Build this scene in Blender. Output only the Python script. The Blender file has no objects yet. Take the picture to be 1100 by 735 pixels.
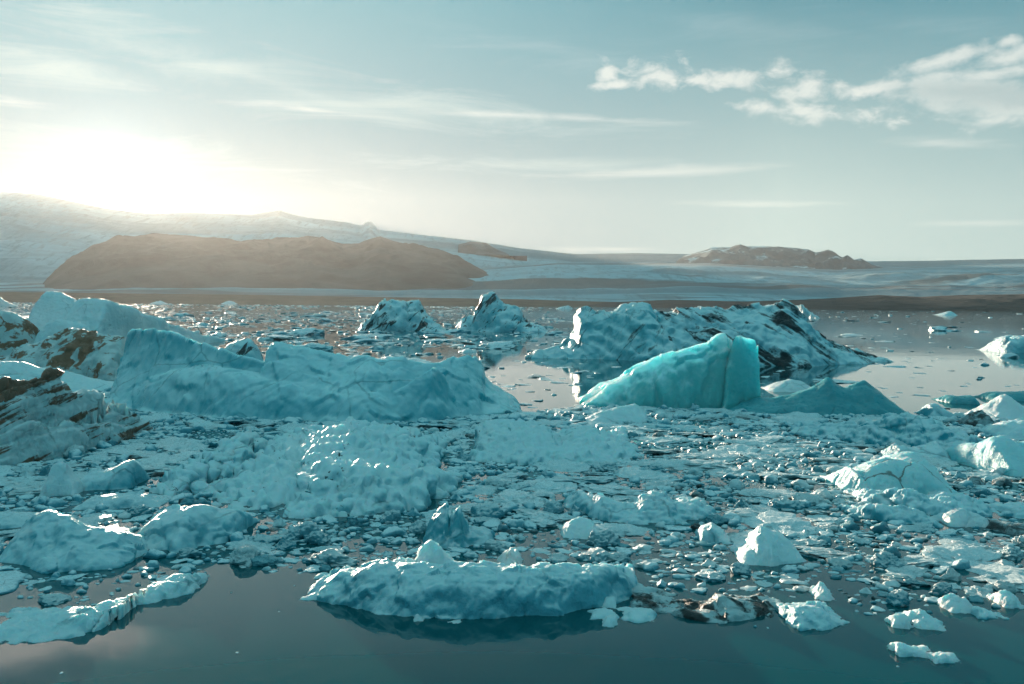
import bpy, math, random
import numpy as np
from mathutils import Vector, Matrix

# ------------------------------------------------------------------ camera
SC = bpy.context.scene
COL = SC.collection
FX, CX, CY = 1069.4, 550.0, 367.5            # the photograph's focal length and centre, in its pixels
CAM_H = 4.0
PITCH = math.atan((CY - 326.0) / FX)
ROLL = 0.0092
fwd = Vector((0, math.cos(PITCH), -math.sin(PITCH)))
up0 = Vector((0, math.sin(PITCH), math.cos(PITCH)))
cR = Vector((1, 0, 0)) * math.cos(ROLL) + up0 * math.sin(ROLL)
cU = up0 * math.cos(ROLL) - Vector((1, 0, 0)) * math.sin(ROLL)
cam = bpy.data.cameras.new('camera')
cam.lens, cam.sensor_width, cam.clip_end, cam.clip_start = 35.0, 36.0, 60000.0, 0.1
camo = bpy.data.objects.new('camera', cam)
COL.objects.link(camo)
camo.matrix_world = Matrix(((cR.x, cU.x, -fwd.x, 0), (cR.y, cU.y, -fwd.y, 0), (cR.z, cU.z, -fwd.z, CAM_H), (0, 0, 0, 1)))
SC.camera = camo


def ray(px, py):
    d = fwd + cR * ((px - CX) / FX) - cU * ((py - CY) / FX)
    return d / d.y                                # y = 1


def at(px, py):
    d = ray(px, py)
    t = CAM_H / max(-d.z, 1e-5)
    return (d.x * t, t)


def unproj(px, py, Y):
    d = ray(px, py)
    return d.x * Y, CAM_H + d.z * Y


# ------------------------------------------------------------------ sun, sky, exposure
SUN_PX = (116, 204)
sdir = ray(*SUN_PX).normalized()
SUN_EL = math.asin(sdir.z)
SUN_AZ = math.atan2(sdir.x, sdir.y)
sun = bpy.data.lights.new('sun', 'SUN')
sun.energy, sun.angle, sun.color = 5.0, math.radians(0.6), (1.0, 0.80, 0.61)
suno = bpy.data.objects.new('sun', sun)
COL.objects.link(suno)
suno.rotation_euler = sdir.to_track_quat('Z', 'Y').to_euler()
suno.location = sdir * 300

SKY_STRENGTH = 0.062
SC.view_settings.view_transform = 'Standard'
SC.view_settings.look = 'None'
SC.view_settings.exposure = 1.25
SC.view_settings.gamma = 1.0
SC.view_settings.use_curve_mapping = False
SC.cycles.use_denoising = True
SC.cycles.use_adaptive_sampling = True
SC.cycles.adaptive_threshold = 0.03
SC.cycles.max_bounces = 8
SC.cycles.caustics_reflective = False
SC.cycles.caustics_refractive = False
SC.cycles.diffuse_bounces = 3
SC.cycles.glossy_bounces = 3
SC.cycles.transmission_bounces = 4
SC.cycles.volume_bounces = 0
SC.cycles.sample_clamp_indirect = 6.0
SC.cycles.sample_clamp_direct = 12.0

world = bpy.data.worlds.new('World')
SC.world = world
world.use_nodes = True


class NT:
    """small helper round a node tree"""

    def __init__(self, tree):
        self.t = tree
        self.n = tree.nodes
        self.l = tree.links

    def node(self, typ, **kw):
        nd = self.n.new(typ)
        for k, v in kw.items():
            setattr(nd, k, v)
        return nd

    def put(self, sock, v):
        if hasattr(v, 'is_output'):
            self.l.new(v, sock)
        elif v is not None:
            try:
                sock.default_value = v
            except Exception:
                sock.default_value = tuple(v) + (1.0,)

    def m(self, op, a, b=None, c=None, clamp=False):
        nd = self.node('ShaderNodeMath', operation=op, use_clamp=clamp)
        self.put(nd.inputs[0], a)
        self.put(nd.inputs[1], b)
        self.put(nd.inputs[2], c)
        return nd.outputs[0]

    def vm(self, op, a, b=None):
        nd = self.node('ShaderNodeVectorMath', operation=op)
        self.put(nd.inputs[0], a)
        self.put(nd.inputs[1], b)
        return nd.outputs['Value'] if op in ('LENGTH', 'DOT_PRODUCT') else nd.outputs[0]

    def mapping(self, v, loc=(0, 0, 0), rot=(0, 0, 0), scale=(1, 1, 1), typ='POINT'):
        nd = self.node('ShaderNodeMapping', vector_type=typ)
        self.put(nd.inputs['Vector'], v)
        nd.inputs['Location'].default_value = loc
        nd.inputs['Rotation'].default_value = rot
        nd.inputs['Scale'].default_value = scale
        return nd.outputs[0]

    def noise(self, v, scale, detail=4, rough=0.55, dist=0.0, typ='FBM'):
        nd = self.node('ShaderNodeTexNoise')
        self.put(nd.inputs['Vector'], v)
        nd.inputs['Scale'].default_value = scale
        nd.inputs['Detail'].default_value = detail
        nd.inputs['Roughness'].default_value = rough
        nd.inputs['Distortion'].default_value = dist
        return nd.outputs[0]

    def voronoi(self, v, scale, feature='F1', smooth=0.5):
        nd = self.node('ShaderNodeTexVoronoi', feature=feature)
        self.put(nd.inputs['Vector'], v)
        nd.inputs['Scale'].default_value = scale
        if feature == 'SMOOTH_F1':
            nd.inputs['Smoothness'].default_value = smooth
        return nd.outputs['Distance']

    def ss(self, x, lo, hi, a=0.0, b=1.0):
        nd = self.node('ShaderNodeMapRange', interpolation_type='SMOOTHSTEP')
        self.put(nd.inputs['Value'], x)
        for k, v in (('From Min', lo), ('From Max', hi), ('To Min', a), ('To Max', b)):
            nd.inputs[k].default_value = v
        return nd.outputs[0]

    def lin(self, x, lo, hi, a=0.0, b=1.0):
        nd = self.node('ShaderNodeMapRange')
        self.put(nd.inputs['Value'], x)
        for k, v in (('From Min', lo), ('From Max', hi), ('To Min', a), ('To Max', b)):
            nd.inputs[k].default_value = v
        return nd.outputs[0]

    def mix(self, f, a, b, blend='MIX'):
        nd = self.node('ShaderNodeMix', data_type='RGBA', blend_type=blend)
        self.put(nd.inputs[0], f)
        self.put(nd.inputs[6], a)
        self.put(nd.inputs[7], b)
        return nd.outputs[2]

    def sep(self, v):
        nd = self.node('ShaderNodeSeparateXYZ')
        self.put(nd.inputs[0], v)
        return nd.outputs

    def comb(self, x, y, z):
        nd = self.node('ShaderNodeCombineXYZ')
        for i, k in enumerate((x, y, z)):
            self.put(nd.inputs[i], k)
        return nd.outputs[0]


def build_sky():
    t = NT(world.node_tree)
    t.n.clear()
    out = t.node('ShaderNodeOutputWorld')
    bg = t.node('ShaderNodeBackground')
    bg.inputs['Strength'].default_value = SKY_STRENGTH
    t.l.new(bg.outputs[0], out.inputs[0])
    sky = t.node('ShaderNodeTexSky', sky_type='NISHITA', sun_disc=False)
    sky.sun_elevation, sky.sun_rotation = SUN_EL, SUN_AZ
    sky.air_density, sky.dust_density, sky.ozone_density = 1.0, 0.6, 3.0
    col = sky.outputs[0]
    d = t.node('ShaderNodeTexCoord').outputs['Generated']
    xyz = t.sep(d)
    az = t.m('ARCTAN2', xyz[0], xyz[1])
    el = t.m('ARCSINE', xyz[2])
    p = t.comb(az, el, 0.0)
    # graded sky: low band evened to pale teal white, overhead brightened for the ice
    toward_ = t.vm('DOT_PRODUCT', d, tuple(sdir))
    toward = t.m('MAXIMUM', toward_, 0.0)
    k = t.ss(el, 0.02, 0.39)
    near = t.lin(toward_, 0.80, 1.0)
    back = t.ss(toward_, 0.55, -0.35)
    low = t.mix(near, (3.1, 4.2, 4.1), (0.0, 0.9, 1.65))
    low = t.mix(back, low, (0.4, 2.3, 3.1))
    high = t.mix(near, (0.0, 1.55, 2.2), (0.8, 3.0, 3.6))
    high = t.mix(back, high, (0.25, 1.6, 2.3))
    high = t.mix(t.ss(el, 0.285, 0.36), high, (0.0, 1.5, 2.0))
    high = t.mix(t.ss(el, 0.44, 0.95), high, (1.5, 3.7, 4.2))  # brighter overhead, out of view, added to light the ice tops
    graded_sky = t.mix(k, low, high)
    col = t.mix(0.99, col, graded_sky)
    # aureole round the sun
    for p_, c_ in ((3000.0, (10, 9.8, 9.4)), (700.0, (1.8, 1.8, 1.8)), (130.0, (0.2, 0.3, 0.35))):
        col = t.mix(1.0, col, t.mix(t.m('POWER', toward, p_), (0, 0, 0), c_), 'ADD')
    # clouds
    puff = t.noise(t.mapping(p, scale=(1, 1.7, 1)), 34.0, 8, 0.62, 0.3)
    fine = t.noise(t.mapping(p, loc=(3.1, 0, 0), scale=(1, 2.2, 1)), 16.0, 7, 0.6, 0.6)
    streak = t.noise(t.mapping(p, rot=(0, 0, 0.10), scale=(0.35, 3.4, 1)), 17.0, 8, 0.62, 0.5)
    streak2 = t.noise(t.mapping(p, rot=(0, 0, 0.26), scale=(0.4, 2.6, 1)), 14.0, 8, 0.64, 0.8)

    def ell(px, py, hw, hh, tilt):
        r = ray(px, py).normalized()
        a, e = math.atan2(r.x, r.y), math.asin(r.z)
        v = t.mapping(p, (a, e, 0), (0, 0, -math.radians(tilt)), (hw / FX, hh / FX, 1), 'TEXTURE')
        return t.m('SUBTRACT', 1.0, t.vm('LENGTH', v))

    def layer(col, items, nz, namp, lo, hi, op, tint):
        tot = None
        for it in items:
            e = ell(*it)
            tot = e if tot is None else t.m('MAXIMUM', tot, e)
        tot = t.m('MAXIMUM', tot, -0.6)
        f = t.m('ADD', tot, t.m('MULTIPLY', t.m('SUBTRACT', nz, 0.5), namp))
        a = t.m('MULTIPLY', t.ss(f, lo, hi), op)
        return t.mix(a, col, tint)

    warm = (5.4, 5.7, 5.4)
    # wide cirrus veils, left and middle
    col = layer(col, [(250, 75, 330, 40, 10), (430, 110, 330, 26, 5), (40, 70, 150, 36, 2), (130, 165, 260, 30, 4),
                      (560, 178, 300, 14, 1), (330, 100, 260, 22, 12)], streak2, 3.0, 0.1, 1.6, 0.75, (3.2, 4.2, 4.2))
    col = layer(col, [(620, 60, 330, 34, 8), (880, 60, 260, 30, 14), (800, 30, 250, 20, 10), (1020, 30, 160, 22, 12)],
                streak2, 3.2, 0.25, 2.0, 0.16, (5.0, 5.6, 5.6))
    col = layer(col, [(640, 128, 150, 9, 5), (330, 117, 90, 8, 3), (540, 123, 160, 8, 1), (840, 219, 130, 5, 1),
                      (720, 185, 210, 8, -1), (1060, 240, 90, 5, 1), (1010, 154, 70, 9, 5), (660, 268, 120, 5, 0), (20, 114, 74, 11, 4)],
                streak, 3.0, 0.1, 1.7, 0.62, warm)
    # cumulus rank
    col = layer(col, [(651, 77, 18, 17, 0), (705, 80, 46, 21, 4), (660, 92, 30, 8, 0), (785, 87, 46, 16, 3), (840, 78, 26, 14, 10), (870, 96, 54, 18, 3),
                      (745, 86, 30, 8, 0), (862, 121, 78, 15, 7), (812, 115, 30, 12, 6), (957, 133, 20, 8, 2), (930, 98, 24, 10, 0)],
                puff, 3.0, 0.05, 1.15, 0.8, warm)
    big = [(1030, 96, 118, 24, 5), (1100, 112, 150, 26, 5), (950, 93, 50, 12, 0), (1010, 66, 70, 11, -12), (1085, 62, 44, 15, -10), (1083, 45, 18, 9, 0), (1070, 80, 80, 12, -6)]
    rag = t.m('ADD', t.m('MULTIPLY', fine, 0.5), t.m('MULTIPLY', puff, 0.5))
    col = layer(col, big, rag, 3.2, 0.05, 0.95, 0.78, warm)
    col = layer(col, [(1045, 98, 95, 13, 5), (1110, 104, 110, 18, 4)], rag, 2.0, -0.1, 0.9, 0.8, (2.6, 3.5, 3.6))
    # cloud above the frame that the near water mirrors
    r = ray(75, 718)
    e0 = math.degrees(math.atan2(-r.z, math.hypot(r.x, 1)))
    py0 = 326 - FX * math.tan(math.radians(e0)) - 4
    col = layer(col, [(70, py0, 120, 32, -10), (0, py0 - 22, 110, 30, 0)], fine, 1.2, 0.1, 0.8, 0.9, (8.5, 8.3, 7.8))
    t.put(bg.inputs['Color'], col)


build_sky()

# ------------------------------------------------------------------ numpy noise


def _h(ix, iy, iz, seed):
    n = (ix.astype(np.int64) * 374761393 + iy.astype(np.int64) * 668265263 + iz.astype(np.int64) * 2147483647 + seed * 974634777) & 0xFFFFFFFF
    n = ((n ^ (n >> 13)) * 1274126177) & 0xFFFFFFFF
    n = ((n ^ (n >> 16)) * 2246822519) & 0xFFFFFFFF
    return ((n ^ (n >> 15)) & 0xFFFFFF) / float(0xFFFFFF)


def vnoise(P, seed):
    i = np.floor(P)
    f = P - i
    u = f * f * f * (f * (f * 6 - 15) + 10)
    i = i.astype(np.int64)
    r = 0
    for dx in (0, 1):
        wx = u[..., 0] if dx else 1 - u[..., 0]
        for dy in (0, 1):
            wy = u[..., 1] if dy else 1 - u[..., 1]
            for dz in (0, 1):
                wz = u[..., 2] if dz else 1 - u[..., 2]
                r = r + wx * wy * wz * _h(i[..., 0] + dx, i[..., 1] + dy, i[..., 2] + dz, seed)
    return r * 2 - 1


ROTM = np.array([[0.36, 0.48, -0.8], [-0.8, 0.6, 0.0], [0.48, 0.64, 0.6]])


def fbm(P, octaves, seed, gain=0.5, ridged=False):
    P = np.asarray(P, float) @ ROTM.T
    a, s, tot = 1.0, 0.0, 0.0
    for o in range(octaves):
        n = vnoise(P, seed + o * 17)
        if ridged:
            n = 1 - 2 * np.abs(n)
        s = s + a * n
        tot += a
        a *= gain
        P = (P * 2.03) @ ROTM.T + 7.3
    return s / tot


def facets(P, seed):
    """every Voronoi cell a tilted plane: the broken, cleaved faces of ice"""
    i = np.floor(P).astype(np.int64)
    best = np.full(P.shape[:-1], 1e9)
    val = np.zeros(P.shape[:-1])
    for dx in (-1, 0, 1):
        for dy in (-1, 0, 1):
            for dz in (-1, 0, 1):
                cx, cy, cz = i[..., 0] + dx, i[..., 1] + dy, i[..., 2] + dz
                ox = cx + _h(cx, cy, cz, seed)
                oy = cy + _h(cx, cy, cz, seed + 1)
                oz = cz + _h(cx, cy, cz, seed + 2)
                ex, ey, ez = P[..., 0] - ox, P[..., 1] - oy, P[..., 2] - oz
                d = ex * ex + ey * ey + ez * ez
                v = (ex * (_h(cx, cy, cz, seed + 3) * 2 - 1) + ey * (_h(cx, cy, cz, seed + 4) * 2 - 1) + ez * (_h(cx, cy, cz, seed + 5) * 2 - 1)
                     + 0.5 * (_h(cx, cy, cz, seed + 6) - 0.5))
                k = d < best
                best = np.where(k, d, best)
                val = np.where(k, v, val)
    return val


def dome(P, seed):
    """rounded hummocks with creases between them"""
    i = np.floor(P).astype(np.int64)
    best = np.full(P.shape[:-1], 1e9)
    for dx in (-1, 0, 1):
        for dy in (-1, 0, 1):
            for dz in (-1, 0, 1):
                cx, cy, cz = i[..., 0] + dx, i[..., 1] + dy, i[..., 2] + dz
                d = (P[..., 0] - cx - _h(cx, cy, cz, seed)) ** 2 + (P[..., 1] - cy - _h(cx, cy, cz, seed + 1)) ** 2 + (P[..., 2] - cz - _h(cx, cy, cz, seed + 2)) ** 2
                best = np.minimum(best, d)
    return 0.35 - best


# ------------------------------------------------------------------ mesh and tags


def mesh_from(name, V, F, smooth=True):
    me = bpy.data.meshes.new(name)
    V = np.asarray(V, np.float32)
    F = np.asarray(F, np.int32)
    n = F.shape[1]
    me.vertices.add(len(V))
    me.vertices.foreach_set('co', V.ravel())
    me.loops.add(F.size)
    me.loops.foreach_set('vertex_index', F.ravel())
    me.polygons.add(len(F))
    me.polygons.foreach_set('loop_start', np.arange(0, F.size, n, dtype=np.int32))
    me.polygons.foreach_set('loop_total', np.full(len(F), n, np.int32))
    if smooth:
        me.polygons.foreach_set('use_smooth', np.ones(len(F), bool))
    me.update(calc_edges=True)
    return me


def link(name, me, mat=None, loc=(0, 0, 0), parent=None):
    o = bpy.data.objects.new(name, me)
    COL.objects.link(o)
    o.location = loc
    if mat and not me.materials:
        me.materials.append(mat)
    if parent:
        o.parent = parent
    return o


def tag(o, label, cat, group=None):
    o['label'] = label
    o['category'] = cat
    if group:
        o['group'] = group
    return o


# ------------------------------------------------------------------ materials


def new_mat(name):
    m = bpy.data.materials.new(name)
    m.use_nodes = True
    t = NT(m.node_tree)
    b = t.n['Principled BSDF']
    return m, t, b


def ice_mat(name, deep=(0.05, 0.36, 0.44), frost_lit=(0.78, 0.87, 0.87), frost_lit_lo=0.3, frost_lit_hi=1.05, sss=0.5, scale=0.10,
            dirt=0.0, dirt_col=(0.045, 0.030, 0.022), band=(0.6, 0.6, 4.0), rot=(0, 0, 0), lo=0.55, hi=0.66, nscale=1.0, bump=0.6, rough=0.36, crack=0.4, crack_col=None, ckz=1.2, cks=0.75,
            specks=0.0, patch=0.5):
    m, t, b = new_mat(name)
    tc = t.node('ShaderNodeTexCoord').outputs['Object']
    rnd = t.node('ShaderNodeObjectInfo').outputs['Random']
    tc = t.vm('ADD', tc, t.comb(t.m('MULTIPLY', rnd, 37.0), t.m('MULTIPLY', rnd, 19.0), 0.0))
    geo = t.node('ShaderNodeNewGeometry')
    nz = t.sep(geo.outputs['Normal'])[2]
    big = t.noise(tc, 0.7 * nscale, 5, 0.6, 0.4)
    grain = t.noise(tc, 6.0 * nscale, 6, 0.65)
    fr = t.m('ADD', nz, t.m('MULTIPLY', t.m('SUBTRACT', big, 0.5), 0.9))
    fr = t.m('ADD', fr, t.m('MULTIPLY', t.m('SUBTRACT', grain, 0.5), 0.35))
    fr = t.ss(fr, frost_lit_lo, frost_lit_hi)
    col = t.mix(fr, deep, frost_lit)  # frost on up-facing ice, its whiteness also painted in for sunlit tops
    col = t.mix(t.lin(grain, 0.3, 0.7, 0.0, 0.14), col, tuple(c * 0.72 for c in deep))
    col = t.mix(t.lin(rnd, 0, 1, 0.0, 0.25), col, tuple(min(1, c * 1.15) for c in frost_lit))
    # hairline cracks and healed seams, in patches
    wv = t.vm('ADD', tc, t.vm('MULTIPLY', t.comb(big, t.noise(tc, 1.1 * nscale, 3, 0.5), grain), (0.55 / nscale, 0.55 / nscale, 0.1 / nscale)))
    ck = t.ss(t.voronoi(t.mapping(wv, scale=(0.8, 0.8, ckz)), cks * nscale, 'DISTANCE_TO_EDGE'), 0.004, 0.022, 1.0, 0.0)
    ck = t.m('MULTIPLY', ck, t.ss(t.noise(tc, 0.6 * nscale, 2, 0.5), 0.46, 0.62))
    col = t.mix(t.m('MULTIPLY', ck, crack), col, crack_col or tuple(c * 0.35 for c in deep))
    ssw = sss
    if dirt > 0:
        bv = t.mapping(t.mapping(tc, rot=rot), scale=band)
        bn = t.noise(bv, 1.0 * nscale, 7, 0.62, 0.9)
        pn = t.noise(tc, 0.45 * nscale, 3, 0.5)
        f = t.m('ADD', bn, t.m('MULTIPLY', t.m('SUBTRACT', pn, 0.5), patch))
        f = t.m('ADD', f, t.m('MULTIPLY', t.m('SUBTRACT', grain, 0.5), 0.16))
        df = t.m('MULTIPLY', t.ss(f, lo, hi), dirt)
        col = t.mix(df, col, dirt_col)
        ssw = t.m('MULTIPLY', t.m('SUBTRACT', 1.0, df), sss)
    if specks > 0:
        sp = t.noise(tc, 9.0 * nscale, 4, 0.7)
        sp2 = t.noise(tc, 1.3 * nscale, 3, 0.6)
        f = t.ss(t.m('ADD', sp, t.m('MULTIPLY', t.m('SUBTRACT', sp2, 0.5), 0.9)), 0.72, 0.80)
        f = t.m('MULTIPLY', f, specks)
        col = t.mix(f, col, dirt_col)
    t.put(b.inputs['Base Color'], col)
    if sss > 0:
        t.put(b.inputs['Subsurface Weight'], ssw)
    b.inputs['Subsurface Radius'].default_value = (0.22, 0.85, 1.0)
    b.inputs['Subsurface Scale'].default_value = scale
    t.put(b.inputs['Roughness'], t.lin(grain, 0.3, 0.75, rough - 0.12, rough + 0.22))
    b.inputs['IOR'].default_value = 1.31
    dim = t.voronoi(t.mapping(tc, scale=(1, 1, 1.4)), 3.2 * nscale, 'SMOOTH_F1', 0.4)
    hgt = t.m('ADD', t.m('MULTIPLY', grain, 0.65), t.m('MULTIPLY', dim, 0.5))
    hgt = t.m('ADD', hgt, t.m('MULTIPLY', t.noise(tc, 26.0 * nscale, 4, 0.6), 0.16))
    hgt = t.m('SUBTRACT', hgt, t.m('MULTIPLY', ck, 0.35))
    bp = t.node('ShaderNodeBump')
    bp.inputs['Strength'].default_value = bump
    bp.inputs['Distance'].default_value = 0.22 / nscale
    t.put(bp.inputs['Height'], hgt)
    t.l.new(bp.outputs[0], b.inputs['Normal'])
    return m


M = {}
M['ice'] = ice_mat('blue_ice')
M['snowy'] = ice_mat('snowy_ice', frost_lit_lo=-0.35, frost_lit_hi=0.5, sss=0.4, scale=0.2)
M['pale'] = ice_mat('pale_ice', deep=(0.50, 0.64, 0.67), frost_lit=(0.80, 0.83, 0.83), frost_lit_lo=-0.3, frost_lit_hi=0.5, sss=0.4, scale=0.2)
M['teal'] = ice_mat('clear_teal_ice', deep=(0.08, 0.45, 0.45), frost_lit=(0.76, 0.89, 0.87), frost_lit_lo=0.3, frost_lit_hi=0.95, sss=1.0, scale=1.7, rough=0.26, bump=0.35, crack=0.0)
M['slab'] = ice_mat('sculpted_slab_ice', deep=(0.06, 0.38, 0.45), frost_lit=(0.72, 0.87, 0.87), frost_lit_lo=0.0, frost_lit_hi=1.15, sss=0.7, scale=0.14, nscale=0.7, bump=0.24, rough=0.30)
M['glow'] = ice_mat('pale_glowing_ice', deep=(0.20, 0.58, 0.62), frost_lit=(0.60, 0.80, 0.81), frost_lit_lo=0.0, frost_lit_hi=1.0, sss=0.8, scale=0.25, rough=0.35)
M['cracked'] = ice_mat('brown_cracked_ice', deep=(0.20, 0.58, 0.62), frost_lit=(0.66, 0.82, 0.82), frost_lit_lo=0.0, frost_lit_hi=1.0, sss=0.8, scale=0.25, rough=0.32, crack=0.75, crack_col=(0.18, 0.09, 0.06), ckz=0.15, cks=1.3)
M['dark_teal'] = ice_mat('dark_teal_ice', deep=(0.04, 0.27, 0.31), frost_lit=(0.25, 0.55, 0.56), frost_lit_lo=0.75, frost_lit_hi=1.5, sss=0.7, scale=0.6, rough=0.32, bump=0.4)
M['streaked'] = ice_mat('streaked_ice', deep=(0.16, 0.48, 0.55), dirt=0.95, dirt_col=(0.022, 0.026, 0.028), band=(0.5, 0.5, 1.9), rot=(0.0, 0.95, 0.0), lo=0.55, hi=0.62, nscale=0.8, sss=0.4)
M['black_streaked'] = ice_mat('black_streaked_ice', deep=(0.14, 0.44, 0.52), dirt=0.97, dirt_col=(0.015, 0.018, 0.02), band=(0.22, 0.30, 1.7), rot=(0.0, -0.62, 0.2), lo=0.47, hi=0.58, nscale=0.75, sss=0.35)
M['faint_streaked'] = ice_mat('faintly_streaked_ice', deep=(0.15, 0.50, 0.57), dirt=0.85, dirt_col=(0.03, 0.036, 0.04), band=(0.35, 0.35, 2.2), rot=(0.0, 0.95, 0.0), lo=0.57, hi=0.70, nscale=0.8, sss=0.4)
M['brown'] = ice_mat('brown_stained_ice', deep=(0.60, 0.64, 0.63), frost_lit=(0.80, 0.80, 0.78), dirt=0.93, dirt_col=(0.32, 0.115, 0.05), band=(0.8, 0.8, 1.3), rot=(0.3, 0.5, 0.2), lo=0.51, hi=0.57, nscale=1.0, sss=0.3, patch=0.9)
M['brown_bands'] = ice_mat('brown_banded_ice', deep=(0.58, 0.63, 0.63), frost_lit=(0.80, 0.80, 0.79), dirt=0.95, dirt_col=(0.22, 0.085, 0.042), band=(0.16, 0.16, 2.4), rot=(0.0, 0.60, 0.15), lo=0.53, hi=0.58, nscale=1.0, sss=0.3, patch=0.35)
M['grit'] = ice_mat('grit_speckled_ice', frost_lit_lo=-0.1, frost_lit_hi=0.7, dirt_col=(0.035, 0.022, 0.018), specks=0.95, nscale=1.0)
M['dirty_edge'] = ice_mat('dirty_edge_ice', deep=(0.36, 0.44, 0.45), frost_lit=(0.60, 0.66, 0.66), dirt=0.95, dirt_col=(0.02, 0.016, 0.014), band=(2.0, 2.0, 2.0), lo=0.47, hi=0.58, nscale=1.2, sss=0.2, specks=0.6)
M['floe'] = ice_mat('floe_ice', deep=(0.06, 0.33, 0.41), frost_lit=(0.78, 0.86, 0.86), frost_lit_lo=0.35, frost_lit_hi=1.0, nscale=2.6, sss=0.0, bump=0.7, rough=0.26)
M['floe_sunlit'] = ice_mat('sunlit_floe_ice', deep=(0.38, 0.55, 0.58), frost_lit=(0.74, 0.80, 0.80), frost_lit_lo=-0.2, frost_lit_hi=0.7, nscale=2.6, sss=0.0, bump=0.7, rough=0.26)  # paler copy of the floe ice, warm sunlight put into its colour
M['floe_clear'] = ice_mat('clear_dark_floe_ice', deep=(0.03, 0.18, 0.23), frost_lit=(0.30, 0.54, 0.58), frost_lit_lo=0.5, frost_lit_hi=1.3, nscale=2.6, sss=0.0, bump=0.6, rough=0.2)
M['floe_dirty'] = ice_mat('gritty_floe_ice', deep=(0.12, 0.20, 0.22), frost_lit=(0.40, 0.48, 0.49), frost_lit_lo=0.2, frost_lit_hi=1.0, nscale=2.6, sss=0.0, dirt=0.9, dirt_col=(0.03, 0.025, 0.022), band=(1, 1, 2), lo=0.42, hi=0.58)
M['brash'] = ice_mat('brash_ice', deep=(0.05, 0.31, 0.39), frost_lit=(0.78, 0.86, 0.86), frost_lit_lo=0.35, frost_lit_hi=1.0, nscale=4.0, sss=0.0, bump=0.5, rough=0.26)


def water_mat():
    m, t, b = new_mat('lake_water')
    tc = t.node('ShaderNodeTexCoord').outputs['Object']
    b.inputs['Base Color'].default_value = (0.0005, 0.075, 0.085, 1)
    b.inputs['Roughness'].default_value = 0.035
    b.inputs['IOR'].default_value = 1.333
    a = t.noise(t.mapping(tc, scale=(1, 1.6, 1)), 1.1, 3, 0.5, 0.3)
    c = t.noise(tc, 0.25, 2, 0.5)
    # cat's-paws: wide lanes of ruffled water far out, calm close by
    d = t.m('DIVIDE', t.sep(tc)[1], 120.0)
    lane = t.noise(t.mapping(tc, scale=(0.006, 0.03, 1)), 1.0, 3, 0.55)
    amp = t.m('MULTIPLY', t.m('MINIMUM', t.m('MAXIMUM', d, 0.22), 0.55), t.ss(lane, 0.35, 0.65, 0.35, 1.0))
    amp = t.m('ADD', amp, t.ss(t.sep(tc)[1], 140.0, 420.0, 0.0, 2.2))
    h = t.m('MULTIPLY', t.m('ADD', t.m('MULTIPLY', a, 0.5), c), amp)
    bp = t.node('ShaderNodeBump')
    bp.inputs['Strength'].default_value = 0.16
    bp.inputs['Distance'].default_value = 0.08
    t.put(bp.inputs['Height'], h)
    t.l.new(bp.outputs[0], b.inputs['Normal'])
    return m


def rock_mat(name, c1, c2, s=0.01, snow=0.0):
    m, t, b = new_mat(name)
    tc = t.node('ShaderNodeTexCoord').outputs['Object']
    n = t.noise(t.mapping(tc, scale=(1, 1, 2.5)), s, 8, 0.65, 0.5)
    col = t.mix(t.ss(n, 0.35, 0.65), c1, c2)
    if snow:
        geo = t.node('ShaderNodeNewGeometry')
        nz = t.sep(geo.outputs['Normal'])[2]
        n2 = t.noise(tc, s * 2.0, 6, 0.6)
        f = t.ss(t.m('ADD', nz, t.m('MULTIPLY', n2, 0.5)), snow, snow + 0.12)
        col = t.mix(f, col, (0.55, 0.68, 0.72))
    t.put(b.inputs['Base Color'], col)
    b.inputs['Roughness'].default_value = 0.9
    b.inputs['Specular IOR Level'].default_value = 0.2
    bp = t.node('ShaderNodeBump')
    bp.inputs['Strength'].default_value = 0.7
    bp.inputs['Distance'].default_value = 0.15 / s
    t.put(bp.inputs['Height'], n)
    t.l.new(bp.outputs[0], b.inputs['Normal'])
    return m


def glacier_mat(name, bands):
    m, t, b = new_mat(name)
    tc = t.node('ShaderNodeTexCoord').outputs['Object']
    warp = t.noise(t.mapping(tc, scale=(0.0004, 0.0009, 0.002)), 1.0, 4, 0.55)
    v = t.vm('ADD', tc, t.comb(0.0, t.m('MULTIPLY', warp, 1600.0), 0.0))
    n = t.noise(t.mapping(v, rot=(0, 0, 0.10), scale=(0.00028, 0.0024, 0.002)), 1.0, 7, 0.62, 0.4)
    f = t.noise(t.mapping(tc, scale=(0.006, 0.012, 0.01)), 1.0, 6, 0.65)
    col = t.mix(t.ss(n, 0.38, 0.62), (0.08, 0.21, 0.26), (0.30, 0.55, 0.62))
    cv = t.noise(t.mapping(v, rot=(0, 0, 0.5), scale=(0.035, 0.008, 0.02)), 1.0, 6, 0.7)
    col = t.mix(t.ss(cv, 0.50, 0.62, 0.0, 0.55), col, (0.06, 0.17, 0.21))
    col = t.mix(t.lin(f, 0.35, 0.7, 0.0, 0.45), col, (0.12, 0.29, 0.34))
    if bands:
        dk = t.noise(t.mapping(v, loc=(5, 3, 0), rot=(0, 0, -0.06), scale=(0.00022, 0.0030, 0.002)), 1.0, 5, 0.55, 0.3)
        col = t.mix(t.m('MULTIPLY', t.ss(dk, 0.52, 0.60), 0.85), col, (0.045, 0.075, 0.085))
    t.put(b.inputs['Base Color'], col)
    b.inputs['Roughness'].default_value = 0.8
    bp = t.node('ShaderNodeBump')
    bp.inputs['Strength'].default_value = 0.6
    bp.inputs['Distance'].default_value = 14.0
    t.put(bp.inputs['Height'], t.m('ADD', n, t.m('ADD', t.m('MULTIPLY', f, 0.6), t.m('MULTIPLY', cv, 0.6))))
    t.l.new(bp.outputs[0], b.inputs['Normal'])
    return m


# ------------------------------------------------------------------ water, mountains, glacier, air


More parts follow.
